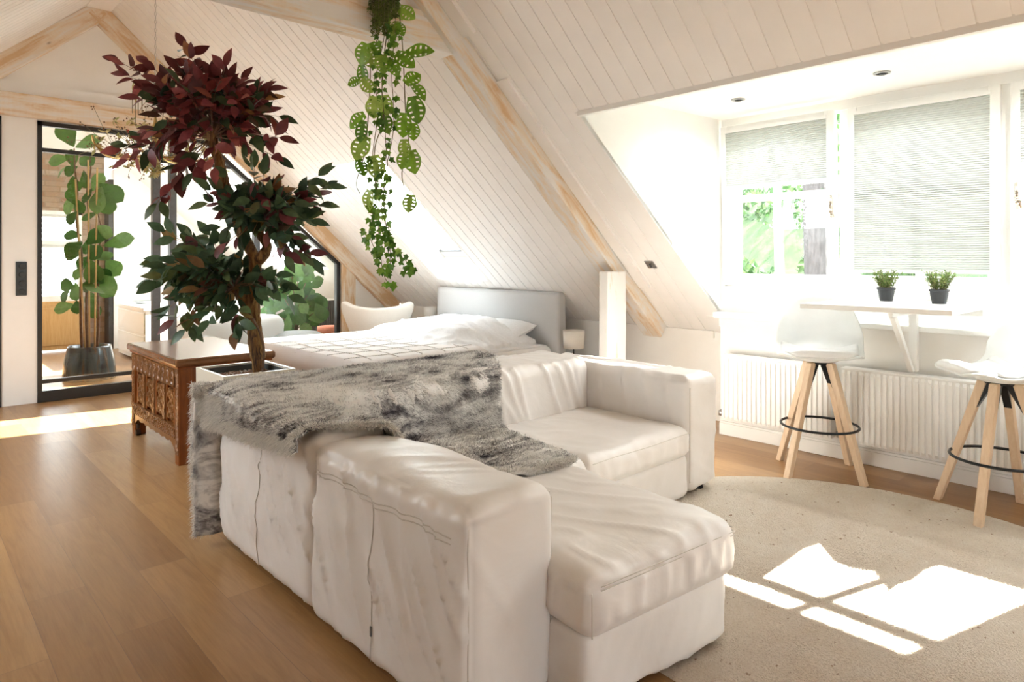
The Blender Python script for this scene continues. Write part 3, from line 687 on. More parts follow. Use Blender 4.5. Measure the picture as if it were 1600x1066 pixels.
seam(curve(lambda s: (1.083, 1.325, .08+.50*s))); seam(curve(lambda s: (1.392, 1.327, .08+.51*s)))
seam(curve(lambda s: (1.09+.30*s, 1.331, .605+.018*math.sin(PI*s))), .003)
for z in (.548, .533): seam(curve(lambda s: onb(fa_, 1.07, 1.37+.77*s, z+.008*math.sin(PI*s)+.006*math.sin(9*s)), 80), .002)
seam(curve(lambda s: onb(fa_, 1.07, 1.76, .06+.47*s)), .002); seam(curve(lambda s: onb(fb_, 1.075, 2.62, .06+.50*s)), .002)
for dx in (.0, .012):
    seam([rot @ Vector((.03+.61*s/30, -.034, .392-.9*dx)) for s in range(31)], .0016); seam([rot @ Vector((.664, -.01+.74*s/30, .392-.9*dx)) for s in range(31)], .0016)
seam([rot @ Vector((-.0+.0, -.03, .26+.12*s/8)) for s in range(9)], .0016)
seam(curve(lambda s: (3.075, 1.918, .10+.50*s)))
seam(curve(lambda s: (2.26+.8*s, 1.898, .372+.002*math.sin(9*s))), .0018)
p = rot @ Vector((.6, .08, 0))
for x, y in ((1.15, 2.95), (3.28, 2.0), (1.15, 1.45), (3.28, 2.95), (p.x, p.y)): MB().tube([(x, y, 0), (x, y, .05)], .03, 12).build('foot', 'black_metal', sofa)
q_ = onb(fa_, 1.07, 1.76, .15); m = MB(); m.box((q_.x-.004, q_.y-.003, .135), (q_.x+.002, q_.y+.003, .165)); m.build('care_label', 'grey_frame', sofa)
# ---------------------------------------------------------------- fur throw
def ss(a, b, x): x = min(1, max(0, (x-a)/(b-a))); return x*x*(3-2*x)
def throw_pt(u, v):
    # v: 0 near edge .. 1 far hem ; u: 0 left hem .. 1 right hem
    if True:
        amax = 1.47-.42*(1-ss(.1, .75, v))+.05*math.sin(v*11)
        La = .07+.11*ss(.0, .6, v)
        a = -La+(amax+La)*u
        x = 1.05+a
        bmin = 2.19-.10*ss(0, .34, a)-.17*ss(.36, .5, a)-.10*ss(.5, 1.1, a)+.018*math.sin(a*14)+.01*math.sin(a*31)
        hang = .66*(1-ss(.02, .20, a))+.32
        hang = min(hang, .70)
        b = bmin+(3.085+hang-bmin)*v
    z0 = .675+.045*ss(2.4, 2.9, min(b, 3.0))-.015*ss(.0, .25, a)*(1-ss(2.5, 2.8, b))
    din = min(x-1.385, 2.585-b); s = ss(-.055, .06, din)
    z = z0*(1-s)+.43*s
    y = b
    if a < .06 and b < 3.085:                 # rounding over the outer edge, then hanging
        q = .06-a; z -= (q*q*3.2 if q < .10 else .032+(q-.10)*1.0); x = max(x, 1.045-.012*min(1, q*8)) if a < 0 else x
    if b > 3.05:
        q = b-3.05; z = (z0-(q*q*3.5 if q < .10 else .035+(q-.10))); y = 3.05+min(q, .045)+.012*math.sin(x*20+q*3)
        if a < 0: x = 1.04+a*.32-.012*math.sin(min(q, .6)/.6*PI)
        else: x = 1.04+a-.012*math.sin(min(q, .6)/.6*PI)*(1-ss(0, .2, a))
    z = max(z, .03)
    fold = .018*NV(Vector((x*3.5+1, y*3.5, 2)))+.012*ridge(Vector((x*4+y*5, x*1.5-y, 7)))
    fold *= 1-.85*(1 if .02 < s < .98 else 0)
    if s > .98: fold += .014*ridge(Vector((x*5, y*6, 9)))
    return Vector((x-(.018 if a < 0 and b < 3.085 else 0)-(abs(fold)*.6 if a < .02 and b < 3.085 else 0), y, z+abs(fold)*(1 if b < 3.05 and a > 0 else .1)))
NU, NVV = 96, 100
m = MB(); m.grid(lambda u, v: throw_pt(u, v), NU, NVV)
throw = m.build('fur_throw', 'grey_fur', smooth=True, solid=.012)
tag(throw, 'long grey and white faux fur throw draped over the sofa corner', 'blanket')
def fur_on(mb, n, l0, l1, w, filt=None, seed=1, rootjit=0):
    rr = np.random.RandomState(seed); vs = np.array(mb.v); fa = np.array(mb.f)
    A, B, Cc, Dd = vs[fa[:, 0]], vs[fa[:, 1]], vs[fa[:, 2]], vs[fa[:, 3]]
    nrm = np.cross(Cc-A, Dd-B); ar = np.linalg.norm(nrm, axis=1)+1e-12; nrm = nrm/ar[:, None]
    if filt is not None: ar = ar*filt(len(fa))
    idx = rr.choice(len(fa), n, p=ar/ar.sum()); s, q = rr.rand(n, 1), rr.rand(n, 1)
    P = (A[idx]*(1-s)+B[idx]*s)*(1-q)+(Dd[idx]*(1-s)+Cc[idx]*s)*q; N = nrm[idx]
    # combing direction from a smooth field
    ang = 3*np.sin(P[:, 0]*3.1+P[:, 1]*1.7)+2*np.sin(P[:, 1]*4.3-P[:, 0]*2.2+1)
    cd_ = np.stack([np.cos(ang), np.sin(ang), -.5*np.ones(n)], 1)
    dr = N*(.62+.3*rr.rand(n, 1))+cd_*.55+rr.randn(n, 3)*.32; dr /= np.linalg.norm(dr, axis=1)[:, None]
    L = (l0+(l1-l0)*rr.rand(n, 1)); side = np.cross(dr, rr.randn(n, 3)); side /= np.linalg.norm(side, axis=1)[:, None]
    mid = P+dr*L*.55; tip = P+dr*L+np.array([0, 0, -.25])*L
    V = np.empty((n, 5, 3)); V[:, 0] = P-side*w/2; V[:, 1] = P+side*w/2; V[:, 2] = mid+side*w*.4; V[:, 3] = mid-side*w*.4; V[:, 4] = tip
    return V
def fur_mesh(name, V, mat, parent):
    n = len(V); me = bpy.data.meshes.new(name); me.vertices.add(n*5); me.vertices.foreach_set('co', V.reshape(-1))
    lp = np.empty((n, 7), dtype=np.int32); base = np.arange(n)[:, None]*5
    lp[:] = base+np.array([0, 1, 2, 3, 3, 2, 4]); me.loops.add(n*7); me.loops.foreach_set('vertex_index', lp.reshape(-1))
    me.polygons.add(n*2); ls = (np.arange(n)[:, None]*7+np.array([0, 4])).reshape(-1).astype(np.int32); me.polygons.foreach_set('loop_start', ls)
    me.update(calc_edges=True); me.validate(); me.materials.append(M[mat]); o = bpy.data.objects.new(name, me); COL.objects.link(o); o.parent = parent; o['kind'] = 'stuff'; return o
fur_mesh('fur_pile', fur_on(m, 150000, .014, .030, .0026), 'grey_fur', throw)
nf = (NU-1)*(NVV-1)
def edgef(k):
    a = np.zeros(k).reshape(NU-1, NVV-1); a[:3, :] = 1; a[:, :2] = 1; a[:9, 40:] = .8; return a.reshape(-1)
fur_mesh('fur_hem', fur_on(m, 26000, .022, .042, .003, edgef, 5), 'pale_fur', throw)
# ---------------------------------------------------------------- rug
m = MB(); n = 200; rings = []; RR = 1.17; k = int(RR/.0125)
for i in range(k*2+1):
    r = max(.002, RR*i/(k*2)); z = .014 if i % 2 else .0075
    if i == k*2: z = .001
    rings.append((r, z))
vs = []
for r, z in rings:
    for j in range(n):
        a = 2*PI*j/n; rr = r*(1+.010*NV(Vector((math.cos(a)*2, math.sin(a)*2, r*1.5)))); vs.append((2.86+rr*math.cos(a)*.97, 1.07+rr*math.sin(a), z+.002*NV(Vector((rr*math.cos(a)*30, rr*math.sin(a)*30, 0)))))
fs = [(i*n+j, i*n+(j+1) % n, (i+1)*n+(j+1) % n, (i+1)*n+j) for i in range(len(rings)-1) for j in range(n)]
m.add(vs, fs); rug = tag(m.build('round_rug', 'jute', smooth=True), 'large round braided jute rug under the sofa and stools', 'rug')
rug_c = (2.86, 1.07)
# ---------------------------------------------------------------- chest
chest = thing('carved_chest', 'antique carved wooden chest with panelled front and polished lid', 'chest', (1.6, 4.95, 0))
cx0, cx1, cy0, cy1 = 1.30, 1.87, 4.41, 5.50
m = MB()
# corner stiles go down as feet
for (x, y) in ((cx0, cy0), (cx0, cy1-.075), (cx1-.075, cy0), (cx1-.075, cy1-.075)): MB().box((x, y, .0), (x+.075, y+.075, .615)).build('corner_post', 'chest_wood', chest, bevel=.004)
m = MB(); m.box((cx0+.03, cy0+.03, .20), (cx1-.02, cy1-.03, .61)); m.build('body', 'chest_wood', chest)
m = MB(); m.box((cx0-.03, cy0-.045, .615), (cx1+.03, cy1+.04, .665)); m.build('lid', 'chest_lid', chest, bevel=.016)
m = MB(); m.box((cx0-.012, cy0-.02, .60), (cx1+.015, cy1+.02, .616)); m.build('lid_moulding', 'chest_wood', chest, bevel=.005)
def relief(name, mat, y0, y1, z0, z1, fn, x=cx0-.001, amp=.013, res=.0042):
    nu = max(4, int((y1-y0)/res)); nv_ = max(4, int((z1-z0)/res)); mm = MB()
    def f(s, q):
        e = min(s, 1-s)*(y1-y0); e2 = min(q, 1-q)*(z1-z0); k_ = 1 if min(e, e2) > .003 else 0
        return (x-(amp*fn(s*(y1-y0), q*(z1-z0))*k_ if k_ else -.02), y0+(y1-y0)*s, z0+(z1-z0)*q)
    mm.grid(f, nu, nv_); return mm.build(name, mat, chest, smooth=False)
def lobes(H, per):
    def f(y, z):
        q = (y/per) % 1-.5; r = math.hypot(q*1.15, (z/H-.42)*.9); a = math.sin(r*26)*.5+.5
        arch = 1 if abs(math.hypot(q, max(0, z/H-.45)*.75)-.42) < .05 else 0
        return .25+.55*a*(r < .42)+.5*arch+.12*math.sin(q*40+z*90)
    return f
def scroll(per, am=.5):
    def f(y, z):
        w = math.sin(y/per*2*PI)*.018; d = abs(z-.05-w); st = 1 if d < .006 else 0
        return .3+.6*st+.45*(math.sin(y*150+math.sin(z*120)*2)*math.sin(z*170+math.sin(y*60)) > .15)
    return f
def vine_panel(y, z): 
    return .3+.55*(math.sin(z*95+3*math.sin(y*120))*math.cos(y*190) > .05)+.2*math.sin(z*40)
relief('carved_rail', 'chest_carved', cy0+.06, cy1-.06, .475, .598, lobes(.12, .098))
relief('carved_rail', 'chest_carved', cy0+.06, cy1-.06, .155, .235, scroll(.16))
relief('carved_stile', 'chest_carved', cy0, cy0+.062, .06, .60, vine_panel, amp=.005); relief('carved_stile', 'chest_carved', cy1-.062, cy1, .06, .60, vine_panel, amp=.005)
npan = 4; W_ = (cy1-cy0-.15)/npan
for i in range(npan):
    ya = cy0+.075+i*W_; yb_ = ya+W_
    if i: relief('carved_stile', 'chest_carved', ya-.03, ya+.03, .235, .475, vine_panel, amp=.005)
    p_ = relief('carved_panel', 'chest_carved', ya+.055, yb_-.055, .255, .455, vine_panel, x=cx0+.016, amp=.013)
    for s_ in ((ya+.03, ya+.05), (yb_-.05, yb_-.03)): MB().box((cx0+.006, s_[0], .235), (cx0+.02, s_[1], .475)).build('panel_moulding', 'chest_wood', chest, bevel=.003)
# shaped apron
def apron(y):
    s = abs(y-(cy0+cy1)/2)/((cy1-cy0)/2); return .13-.06*ss(.72, .95, s)-.012*abs(math.sin(s*14))
mm = MB(); N_ = 80; pts = [(cy0+.02+(cy1-cy0-.04)*i/N_) for i in range(N_+1)]
for i in range(N_):
    a, c = pts[i], pts[i+1]; mm.hexa([(cx0, a, apron(a)), (cx0+.03, a, apron(a)), (cx0+.03, c, apron(c)), (cx0, c, apron(c))], [(cx0, a, .16), (cx0+.03, a, .16), (cx0+.03, c, .16), (cx0, c, .16)])
mm.build('apron', 'chest_carved', chest)
# end panels (side facing the room)
m = MB(); yq = cy0
for za_, zb_ in ((.48, .60), (.17, .26), (.14, .155)): MB().box((cx0+.07, yq+.012, za_), (cx1-.07, yq+.035, zb_)).build('end_rail', 'chest_wood', chest, bevel=.004)
m = MB(); m.hexa([(cx0+.10, yq+.030, .27), (cx1-.10, yq+.030, .27), (cx1-.10, yq+.030, .47), (cx0+.10, yq+.030, .47)], [(cx0+.14, yq+.014, .30), (cx1-.14, yq+.014, .30), (cx1-.14, yq+.014, .44), (cx0+.14, yq+.014, .44)]); m.build('end_panel', 'chest_wood', chest)
m = MB(); m.tube([(cx0+.015, cy1-.10, .085), (cx0+.015, cy1-.10, .05)], .012, 8); m.tube([(cx0+.0, cy1-.10, .022), (cx0+.03, cy1-.10, .022)], .022, 14); m.build('caster', 'caster_black', chest)
# ---------------------------------------------------------------- bed
bed = thing('bed', 'double bed with a tall light grey upholstered headboard', 'bed', (3.4, 5.05, 0))
HX = 4.44
softgrid((HX, 4.13, .05), (HX+.10, 5.98, .985), .012, .05).build('headboard', 'headboard_grey', bed, smooth=True)
softgrid((2.36, 4.20, .05), (4.44, 5.92, .26), .03, .06).build('base', 'headboard_grey', bed, smooth=True)
softgrid((2.34, 4.19, .26), (4.43, 5.93, .50), .06, .05, lambda p, n: n*.006*NV(p*4)).build('mattress', 'mattress_white', bed, smooth=True)
for x, y in ((2.45, 4.3), (2.45, 5.8), (4.35, 4.3), (4.35, 5.8)): MB().tube([(x, y, 0), (x, y, .06)], .03, 10).build('foot', 'black_metal', bed)
# pillow and duvet
def pillow(cx, cy, cz, w, l, h, rz, tilt, label):
    mt = Matrix.Translation((cx, cy, cz)) @ Matrix.Rotation(rz, 4, 'Z') @ Matrix.Rotation(tilt, 4, 'Y'); mm = MB()
    def f(sgn):
        def g(u, v):
            a, c = u*2-1, v*2-1; e = (1-abs(a)**2.6)*(1-abs(c)**2.6); hh = h*max(0, e)**.45; k_ = 1-.06*(abs(a)*abs(c))**.0
            return mt @ Vector((a*w/2*(1-.05*(1-abs(c)**2)*(-1)), c*l/2, sgn*hh/2+.006*NV(Vector((a*3, c*3, cx+cy))) if abs(a) < 1 and abs(c) < 1 else 0))
        return g
    mm.grid(f(1), 22, 30); o_ = len(mm.v); mm.grid(lambda u, v: f(-1)(u, 1-v), 22, 30)
    return tag(mm.build('pillow', 'duvet_white', smooth=True), label, 'pillow', None)
pillow(4.17, 4.72, .60, .46, .72, .16, .05, -.32, 'white pillow leaning on the grey headboard, nearer the sofa')
pillow(4.17, 5.48, .60, .46, .70, .16, -.05, -.32, 'white pillow mostly under the duvet, far side of the bed')
def duv(u, v):
    x = 3.25+1.05*u; y = 4.22+1.68*v
    bulk = ss(0, .45, u)*(1-.55*ss(.8, 1, u))
    z = .515+.20*bulk*(.25+.75*math.sin(PI*min(1, max(0, .22+.74*v))))*(ss(0, .25, v))*(1-.6*ss(.93, 1, v))
    x += .10*NV(Vector((v*3, 1, 2)))*u
    z += .018*NV(Vector((x*6, y*6, 3)))+.022*ridge(Vector((x*5+y*2.2, y*3-x, 5)))*ss(0, .2, u)+.012*ridge(Vector((x*9, y*7+x*4, 8)))
    if v < .04: z = min(z, .50)
    return (x, y, z)
m = MB(); m.grid(duv, 90, 120); tag(m.build('duvet', 'duvet_white', smooth=True, solid=.03), 'crumpled white duvet bunched against the pillows', 'duvet')
def blk(u, v):
    # v across the bed (0 near side drop .. 1 far side drop)
    W2 = 1.80; L = .10; s = -L+(W2+2*L)*v; y = 4.16+min(max(s, 0), W2) ; z = .555
    if s < 0: z += s
    elif s < .05: z -= (.05-s)**2*6; 
    if s > W2: z -= (s-W2)
    y += -.006 if s < 0 else 0
    x = 2.30+(3.62-2.30)*u+.03*math.sin(v*5)*u
    if u < .06: z -= (.06-u)*3
    z += .006*NV(Vector((x*3, y*3, 1)))
    if u > .95: z -= .04*ss(.95, 1, u)
    return (x, y, z)
m = MB(); m.grid(blk, 80, 120)
bl = tag(m.build('bed_blanket', 'blanket_cream', smooth=True, solid=.02), 'cream woven bed blanket with tufted lines over the bed foot', 'blanket')
m = MB(); rr = random.Random(3)
def tuft(p): m.sphere((p[0], p[1], p[2]+.012), .006, 5, (1.5, 1.5, .8))
for u in [i/6 for i in range(1, 6)]:
    for k in range(110): tuft(blk(u+rr.uniform(-.004, .004)+.02*math.sin(k*.1), .06+.88*k/110))
for v in [i/8 for i in range(1, 8)]:
    for k in range(90): tuft(blk(.05+.9*k/90, v+rr.uniform(-.003, .003)+.006*math.sin(k*.15)))
o = m.build('tufted_lines', 'blanket_cream', smooth=True); o.parent = bl
# lamps
def lamp(x, y, ztop, zb, label, r=.095):
    t = thing('table_lamp', label, 'lamp', (x, y, 0), 0)
    m = MB(); m.lathe([(r*.93, ztop-.155), (r, ztop)], (x, y, 0), 32); mm = MB(); vs = m.v; n = 32
    mm.add(vs, [(j, (j+1) % n, n+(j+1) % n, n+j) for j in range(n)]); mm.build('lamp_shade', 'lamp_shade', t, smooth=True, solid=.004)
    MB().tube([(x, y, zb), (x, y, ztop-.03)], .007, 10).build('pole', 'black_metal', t, smooth=True)
    MB().lathe([(.0, 0), (.06, 0), (.06, .012), (.012, .018), (0, .02)], (x, y, zb), 24).build('base', 'black_metal', t, smooth=True)
    return t
def nightstand(x, y, label):
    t = thing('nightstand', label, 'nightstand', (x, y, 0)); w = .15
    MB().box((x-w, y-w, .04), (x+w, y+w, .27)).build('body', 'white_paint', t, bevel=.006)
    MB().box((x-w-.005, y-w-.005, .27), (x+w+.005, y+w+.005, .29)).build('top', 'white_paint', t, bevel=.004)
    MB().box((x-w-.012, y-w+.02, .08), (x-w, y+w-.02, .24)).build('drawer', 'window_paint', t, bevel=.003)
    for a in (-1, 1):
        for c in (-1, 1): MB().tube([(x+a*(w-.03), y+c*(w-.03), 0), (x+a*(w-.03), y+c*(w-.03), .04)], .014, 8).build('foot', 'window_paint', t)
lamp(4.42, 3.93, .655, .29, 'white drum-shade lamp at the right of the headboard'); nightstand(4.46, 3.93, 'low white nightstand between headboard and wooden post')
lamp(4.58, 6.28, .74, .29, 'white drum-shade lamp behind the bed by the cream armchair', .085); nightstand(4.58, 6.28, 'low white nightstand at the far side of the bed')
# armchair
ch = thing('lounge_chair', 'cream upholstered lounge chair with flared wings beyond the bed', 'chair', (4.0, 6.45, 0))
cdir = Vector((.6826, .7308, 0)); rdir = Vector((.7308, -.6826, 0)); cb = Vector((3.94, 6.42, 0))
def back(u, v):
    a = u*2-1; top = .80+.035*ss(.55, 1, abs(a))-.05*(1-abs(a)**1.5)+.0*v
    top -= .05*ss(.93, 1, abs(a))
    z = .30+(top-.30)*v; wd = (.30+.105*ss(.2, 1, v)*1.0)
    dep = -.12*abs(a)**2.2+.05*v
    p = cb+rdir*(a*wd)+cdir*(-dep*1.0)+Vector((0, 0, z)); return tuple(p)
MB().grid(back, 30, 20).build('backrest', 'chair_cream', ch, smooth=True, solid=.07, sub=1)
mt = Matrix.Translation(cb) @ Matrix.Rotation(math.radians(-43.05), 4, 'Z')
softgrid((-.30, .03, .28), (.30, .50, .42), .05, .05, None, mt).build('seat', 'chair_cream', ch, smooth=True)
m = MB(); m.tube([mt @ Vector((0, .25, .02)), mt @ Vector((0, .25, .29))], .025, 12)
for k in range(4):
    a = PI/4+k*PI/2; m.tube([mt @ Vector((0, .25, .04)), mt @ Vector((.26*math.cos(a), .25+.26*math.sin(a), .015))], [.02, .014], 8)
m.build('base', 'metal_grey', ch, smooth=True)
# ---------------------------------------------------------------- leaves
def leaf(mb, base, d, nrm, L, Wd, rows=4, fold=.25, curl=.3, shape='oval', holes=False):
    d = d.normalized(); s = d.cross(nrm); s = s.normalized() if s.length > 1e-6 else d.orthogonal().normalized(); n = s.cross(d)
    def wid(t):
        if shape == 'oval': return Wd*.5*(math.sin(PI*min(1, t**.85))**.9)
        if shape == 'fig': return Wd*.5*(math.sin(PI*min(1, t**1.55*.98+.02))**.6)*(1-.12*math.sin(PI*min(1, t*2.2))*(t < .45))
        return Wd*.5*(max(0, math.sin(PI*min(1, (t+.14)/1.14)))**.75)*(1 if t > .0 else .6)
    vs = []; cols = 5 if holes else 3
    for i in range(rows+1):
        t = i/rows; c = base+d*(L*t)-n*(curl*L*t*t); w = wid(t) if 0 < i < rows else (Wd*.02 if shape != 'heart' or i else Wd*.28)
        for j in range(cols):
            q = (j/(cols-1))*2-1
            if holes: q = (-1, -.38, 0, .38, 1)[j] if cols == 5 else q
            vs.append(c+s*(w*q)+n*(abs(q)*w*fold)+(d*((abs(q)-.3)*.16*L*(1-t)*min(1, t*4)) if holes else Vector((0, 0, 0))))
    if not holes:
        fs = [(i*cols+j, i*cols+j+1, (i+1)*cols+j+1, (i+1)*cols+j) for i in range(rows) for j in range(cols-1)]
        return mb.add(vs, fs)
    # monstera-like: outer cells get slot holes between ribs
    fs = []
    for i in range(rows):
        for j in range(cols-1):
            if j in (0, 3) and 1 < i < rows-2 and i % 3 == 2:      # slotted cell: keep an outer rim
                a, b_, c_, e_ = (i*cols+j, i*cols+j+1, (i+1)*cols+j+1, (i+1)*cols+j)
                A, B, Cc, E = (Vector(vs[a]), Vector(vs[b_]), Vector(vs[c_]), Vector(vs[e_]))
                if j == 0: r1, r2 = A.lerp(B, .42), E.lerp(Cc, .42); o = len(vs); vs += [r1, r2]; fs.append((a, o, o+1, e_))
                else: r1, r2 = B.lerp(A, .42), Cc.lerp(E, .42); o = len(vs); vs += [r1, r2]; fs.append((o, b_, c_, o+1))
                continue
            fs.append((i*cols+j, i*cols+j+1, (i+1)*cols+j+1, (i+1)*cols+j))
    return mb.add(vs, fs)
def rv(r): return Vector((r.gauss(0, 1), r.gauss(0, 1), r.gauss(0, 1)))
def bez(a, b_, c, n): return [a*(1-t)**2+b_*2*t*(1-t)+c*t*t for t in [i/n for i in range(n+1)]]
# ---------------------------------------------------------------- the tall artificial tree
tree = thing('potted_tree', 'tall twisted-trunk tree with burgundy and green leaves in a cream square planter', 'tree', (1.5, 3.85, 0))
PX0, PX1, PY0, PY1, PZ = 1.28, 1.68, 3.60, 4.03, .66
m = MB(); w = .016
m.box((PX0, PY0, 0), (PX1, PY0+w, PZ)); m.box((PX0, PY1-w, 0), (PX1, PY1, PZ)); m.box((PX0, PY0+w, 0), (PX0+w, PY1-w, PZ)); m.box((PX1-w, PY0+w, 0), (PX1, PY1-w, PZ)); m.box((PX0+w, PY0+w, 0), (PX1-w, PY1-w, .02))
m.build('planter', 'planter_cream', tree)
m = MB(); a_, b_ = PX0+w+.002, PX1-w-.002; c_, d_ = PY0+w+.002, PY1-w-.002
for lo, hi in (((a_, c_, .5), (a_+.006, d_, PZ-.012)), ((b_-.006, c_, .5), (b_, d_, PZ-.012)), ((a_, c_, .5), (b_, c_+.006, PZ-.012)), ((a_, d_-.006, .5), (b_, d_, PZ-.012)), ((a_, c_, .5), (b_, d_, .605))): m.box(lo, hi)
m.build('liner', 'liner_dark', tree)
r_ = random.Random(5); m = MB()
for k in range(1500): 
    m.sphere((r_.uniform(a_+.015, b_-.015), r_.uniform(c_+.015, d_-.015), .608+r_.uniform(-.002, .010)), r_.uniform(.005, .009), 5, (1, 1.2, .75))
o = m.build('pebbles', 'pebble', tree, smooth=True); o['kind'] = 'stuff'
TD = 3.93
def tp(lst): return [px(u, v, dp) for u, v, dp in lst]
def smooth_path(pts, n=6):
    out = []
    for i in range(len(pts)-1):
        p0, p1, p2, p3 = pts[max(0, i-1)], pts[i], pts[i+1], pts[min(len(pts)-1, i+2)]
        for k in range(n):
            t = k/n; out.append(.5*((2*p1)+(p2-p0)*t+(2*p0-5*p1+4*p2-p3)*t*t+(3*p1-p0-3*p2+p3)*t**3))
    return out+[pts[-1]]
def trunk(lst, r0, r1, name='trunk', knob=.2, nn=16, parent=None, mat='tree_bark'):
    P_ = smooth_path(tp(lst)); k = len(P_); mb = MB(); n0 = nn
    mb.tube(P_, [r0+(r1-r0)*i/(k-1) for i in range(k)], n0)
    mb.v = [tuple(Vector(v)+(Vector(v)-P_[min(k-1, i//n0)])*(knob*2.2*NV(Vector((v[0]*14, v[1]*14, v[2]*5)))+knob*.8*NV(Vector(v)*40))) for i, v in enumerate(mb.v)]
    return mb.build(name, mat, parent or tree, smooth=True)
trunk([(402, 584, 3.93), (401, 560, 3.93), (398, 535, 3.93), (393, 505, 3.93), (386, 482, 3.94), (377, 462, 3.95), (366, 448, 3.95)], .034, .025, knob=.28)
trunk([(404, 560, 3.95), (402, 520, 3.95), (399, 480, 3.95), (397, 440, 3.94), (397, 408, 3.93), (389, 386, 3.93), (380, 365, 3.94), (371, 345, 3.95), (361, 322, 3.95), (351, 285, 3.94), (343, 255, 3.93), (334, 228, 3.93), (326, 200, 3.92)], .036, .031, knob=.26)
trunk([(397, 412, 3.93), (406, 404, 3.92), (414, 395, 3.91), (417, 384, 3.91), (411, 372, 3.93), (407, 360, 3.94), (412, 335, 3.95)], .033, .022, 'branch', .22)
trunk([(411, 575, 3.91), (412, 545, 3.9), (404, 515, 3.89), (392, 492, 3.89), (378, 475, 3.90), (365, 458, 3.91)], .007, .005, 'stem', .05, 8, mat='twig')
def cluster(name, mat, ctr, rx, ry, rz, ntw, explicit, seed, Lr=(.085, .128), root=None, up=.15):
    r_ = random.Random(seed); C0 = px(*ctr); fb = MB(); tb = MB(); root = root or ctr; RT = px(*root)
    ends = [px(*e) for e in explicit]
    for k in range(ntw):
        d = rv(r_).normalized(); rad = r_.uniform(.55, 1.0)
        ends.append(C0+Vector((.7308, -.6826, 0))*(d.x*rx*rad)+Vector((.6826, .7308, 0))*(d.y*ry*rad)+Vector((0, 0, 1))*(d.z*rz*rad))
    for E in ends:
        mid = RT.lerp(E, .5)+Vector((0, 0, up*(E-RT).length))+rv(r_)*.02; P_ = bez(RT, mid, E, 10); tb.tube(P_, [.0035-.0025*i/10 for i in range(11)], 4, cap=False)
        ln = (E-RT).length; nl = max(5, int(ln*.75/.028))
        for i in range(nl):
            t = .30+.70*(i+r_.random()*.5)/nl; t = min(t, 1); f = t*10; ii = min(9, int(f)); p = P_[ii].lerp(P_[ii+1], f-ii); td = (P_[ii+1]-P_[ii]).normalized()
            sd_ = rv(r_); sd_ = (sd_-td*sd_.dot(td)).normalized(); d = (td*r_.uniform(.4, 1.0)+sd_*.9+Vector((0, 0, r_.uniform(-.5, .15)))).normalized()
            up_ = (Vector((-.4, -.45, .6))+rv(r_)*.6).normalized(); L = r_.uniform(*Lr)
            q = p+d*.012; leaf(fb, q, d, up_, L, L*r_.uniform(.44, .60), 5, r_.uniform(.05, .25), r_.uniform(.0, .35)); 
        leaf(fb, E, (P_[-1]-P_[-2])+rv(r_)*.005, Vector((-.5, -.6, .5)), Lr[1]*.9, Lr[1]*.42, 5, .2, .2)
    fo = fb.build(name, mat, tree, smooth=True); to = tb.build('twigs', 'twig', tree, smooth=True); return fo
cluster('leaf_cluster', 'leaf_red', (325, 170, 3.92), .38, .32, .25, 64, [(186, 96, 3.85), (200, 118, 3.9), (232, 100, 3.95), (290, 75, 3.9), (300, 92, 3.9), (352, 105, 3.85), (405, 150, 3.9), (418, 140, 3.95), (436, 182, 3.95), (436, 215, 3.85), (432, 246, 3.9), (245, 318, 3.8), (262, 290, 3.85), (200, 250, 3.9), (190, 235, 4.0), (222, 235, 3.95), (300, 270, 3.8), (335, 262, 3.8)], 11, root=(332, 215, 3.92))
cluster('leaf_cluster', 'leaf_mixed', (418, 322, 3.92), .25, .23, .13, 44, [(498, 275, 3.9), (512, 292, 3.95), (500, 320, 3.95), (485, 345, 3.9), (398, 262, 3.9), (412, 270, 3.9), (330, 298, 3.8), (325, 318, 3.85), (345, 355, 3.8), (352, 380, 3.8), (468, 395, 3.85), (488, 405, 3.9), (462, 375, 3.85), (446, 400, 3.8)], 23, root=(408, 345, 3.93))
cluster('leaf_cluster', 'leaf_green_dark', (325, 425, 3.92), .26, .25, .14, 46, [(258, 362, 3.9), (275, 375, 3.9), (300, 370, 3.85), (328, 368, 3.85), (248, 408, 3.9), (240, 440, 3.9), (248, 425, 4.0), (272, 500, 3.8), (290, 515, 3.8), (325, 500, 3.75), (365, 520, 3.75), (372, 505, 3.75), (440, 445, 3.8), (452, 462, 3.8), (430, 430, 3.85), (405, 450, 3.75), (265, 480, 3.85)], 37, root=(366, 450, 3.93))
# ---------------------------------------------------------------- fiddle-leaf figs behind the glass
fig = thing('fiddle_leaf_fig', 'tall fiddle-leaf fig staked in a dark glazed pot behind the glass', 'plant', (1.565, 8.35, 0))
m = MB(); fx, fy = 1.565, 8.35
m.lathe([(.10, 0), (.245, .0), (.25, .03), (.235, .20), (.205, .345), (.20, .36), (.185, .355), (.18, .31), (.0, .31)], (fx, fy, 0), 44); m.build('pot', 'pot_glaze', fig, smooth=True)
MB().lathe([(0, .312), (.18, .312), (.17, .325), (0, .33)], (fx, fy, 0), 30).build('soil', 'soil', fig)
FD = 7.17
for i, lst in enumerate(([(128, 543), (126, 500), (126, 450), (128, 400), (120, 350), (121, 300), (117, 262), (116, 232)], [(137, 543), (135, 490), (136, 440), (138, 400), (140, 352), (136, 300), (142, 265), (140, 240)], [(152, 543), (154, 500), (153, 450), (154, 400), (159, 360), (150, 320), (151, 290)])):
    MB().tube(smooth_path([px(u, v, FD+.03*(i-1)) for u, v in lst], 5), [.014-.007*k/((len(lst)-1)*5) for k in range((len(lst)-1)*5+1)], 8).build('trunk', 'twig', fig, smooth=True)
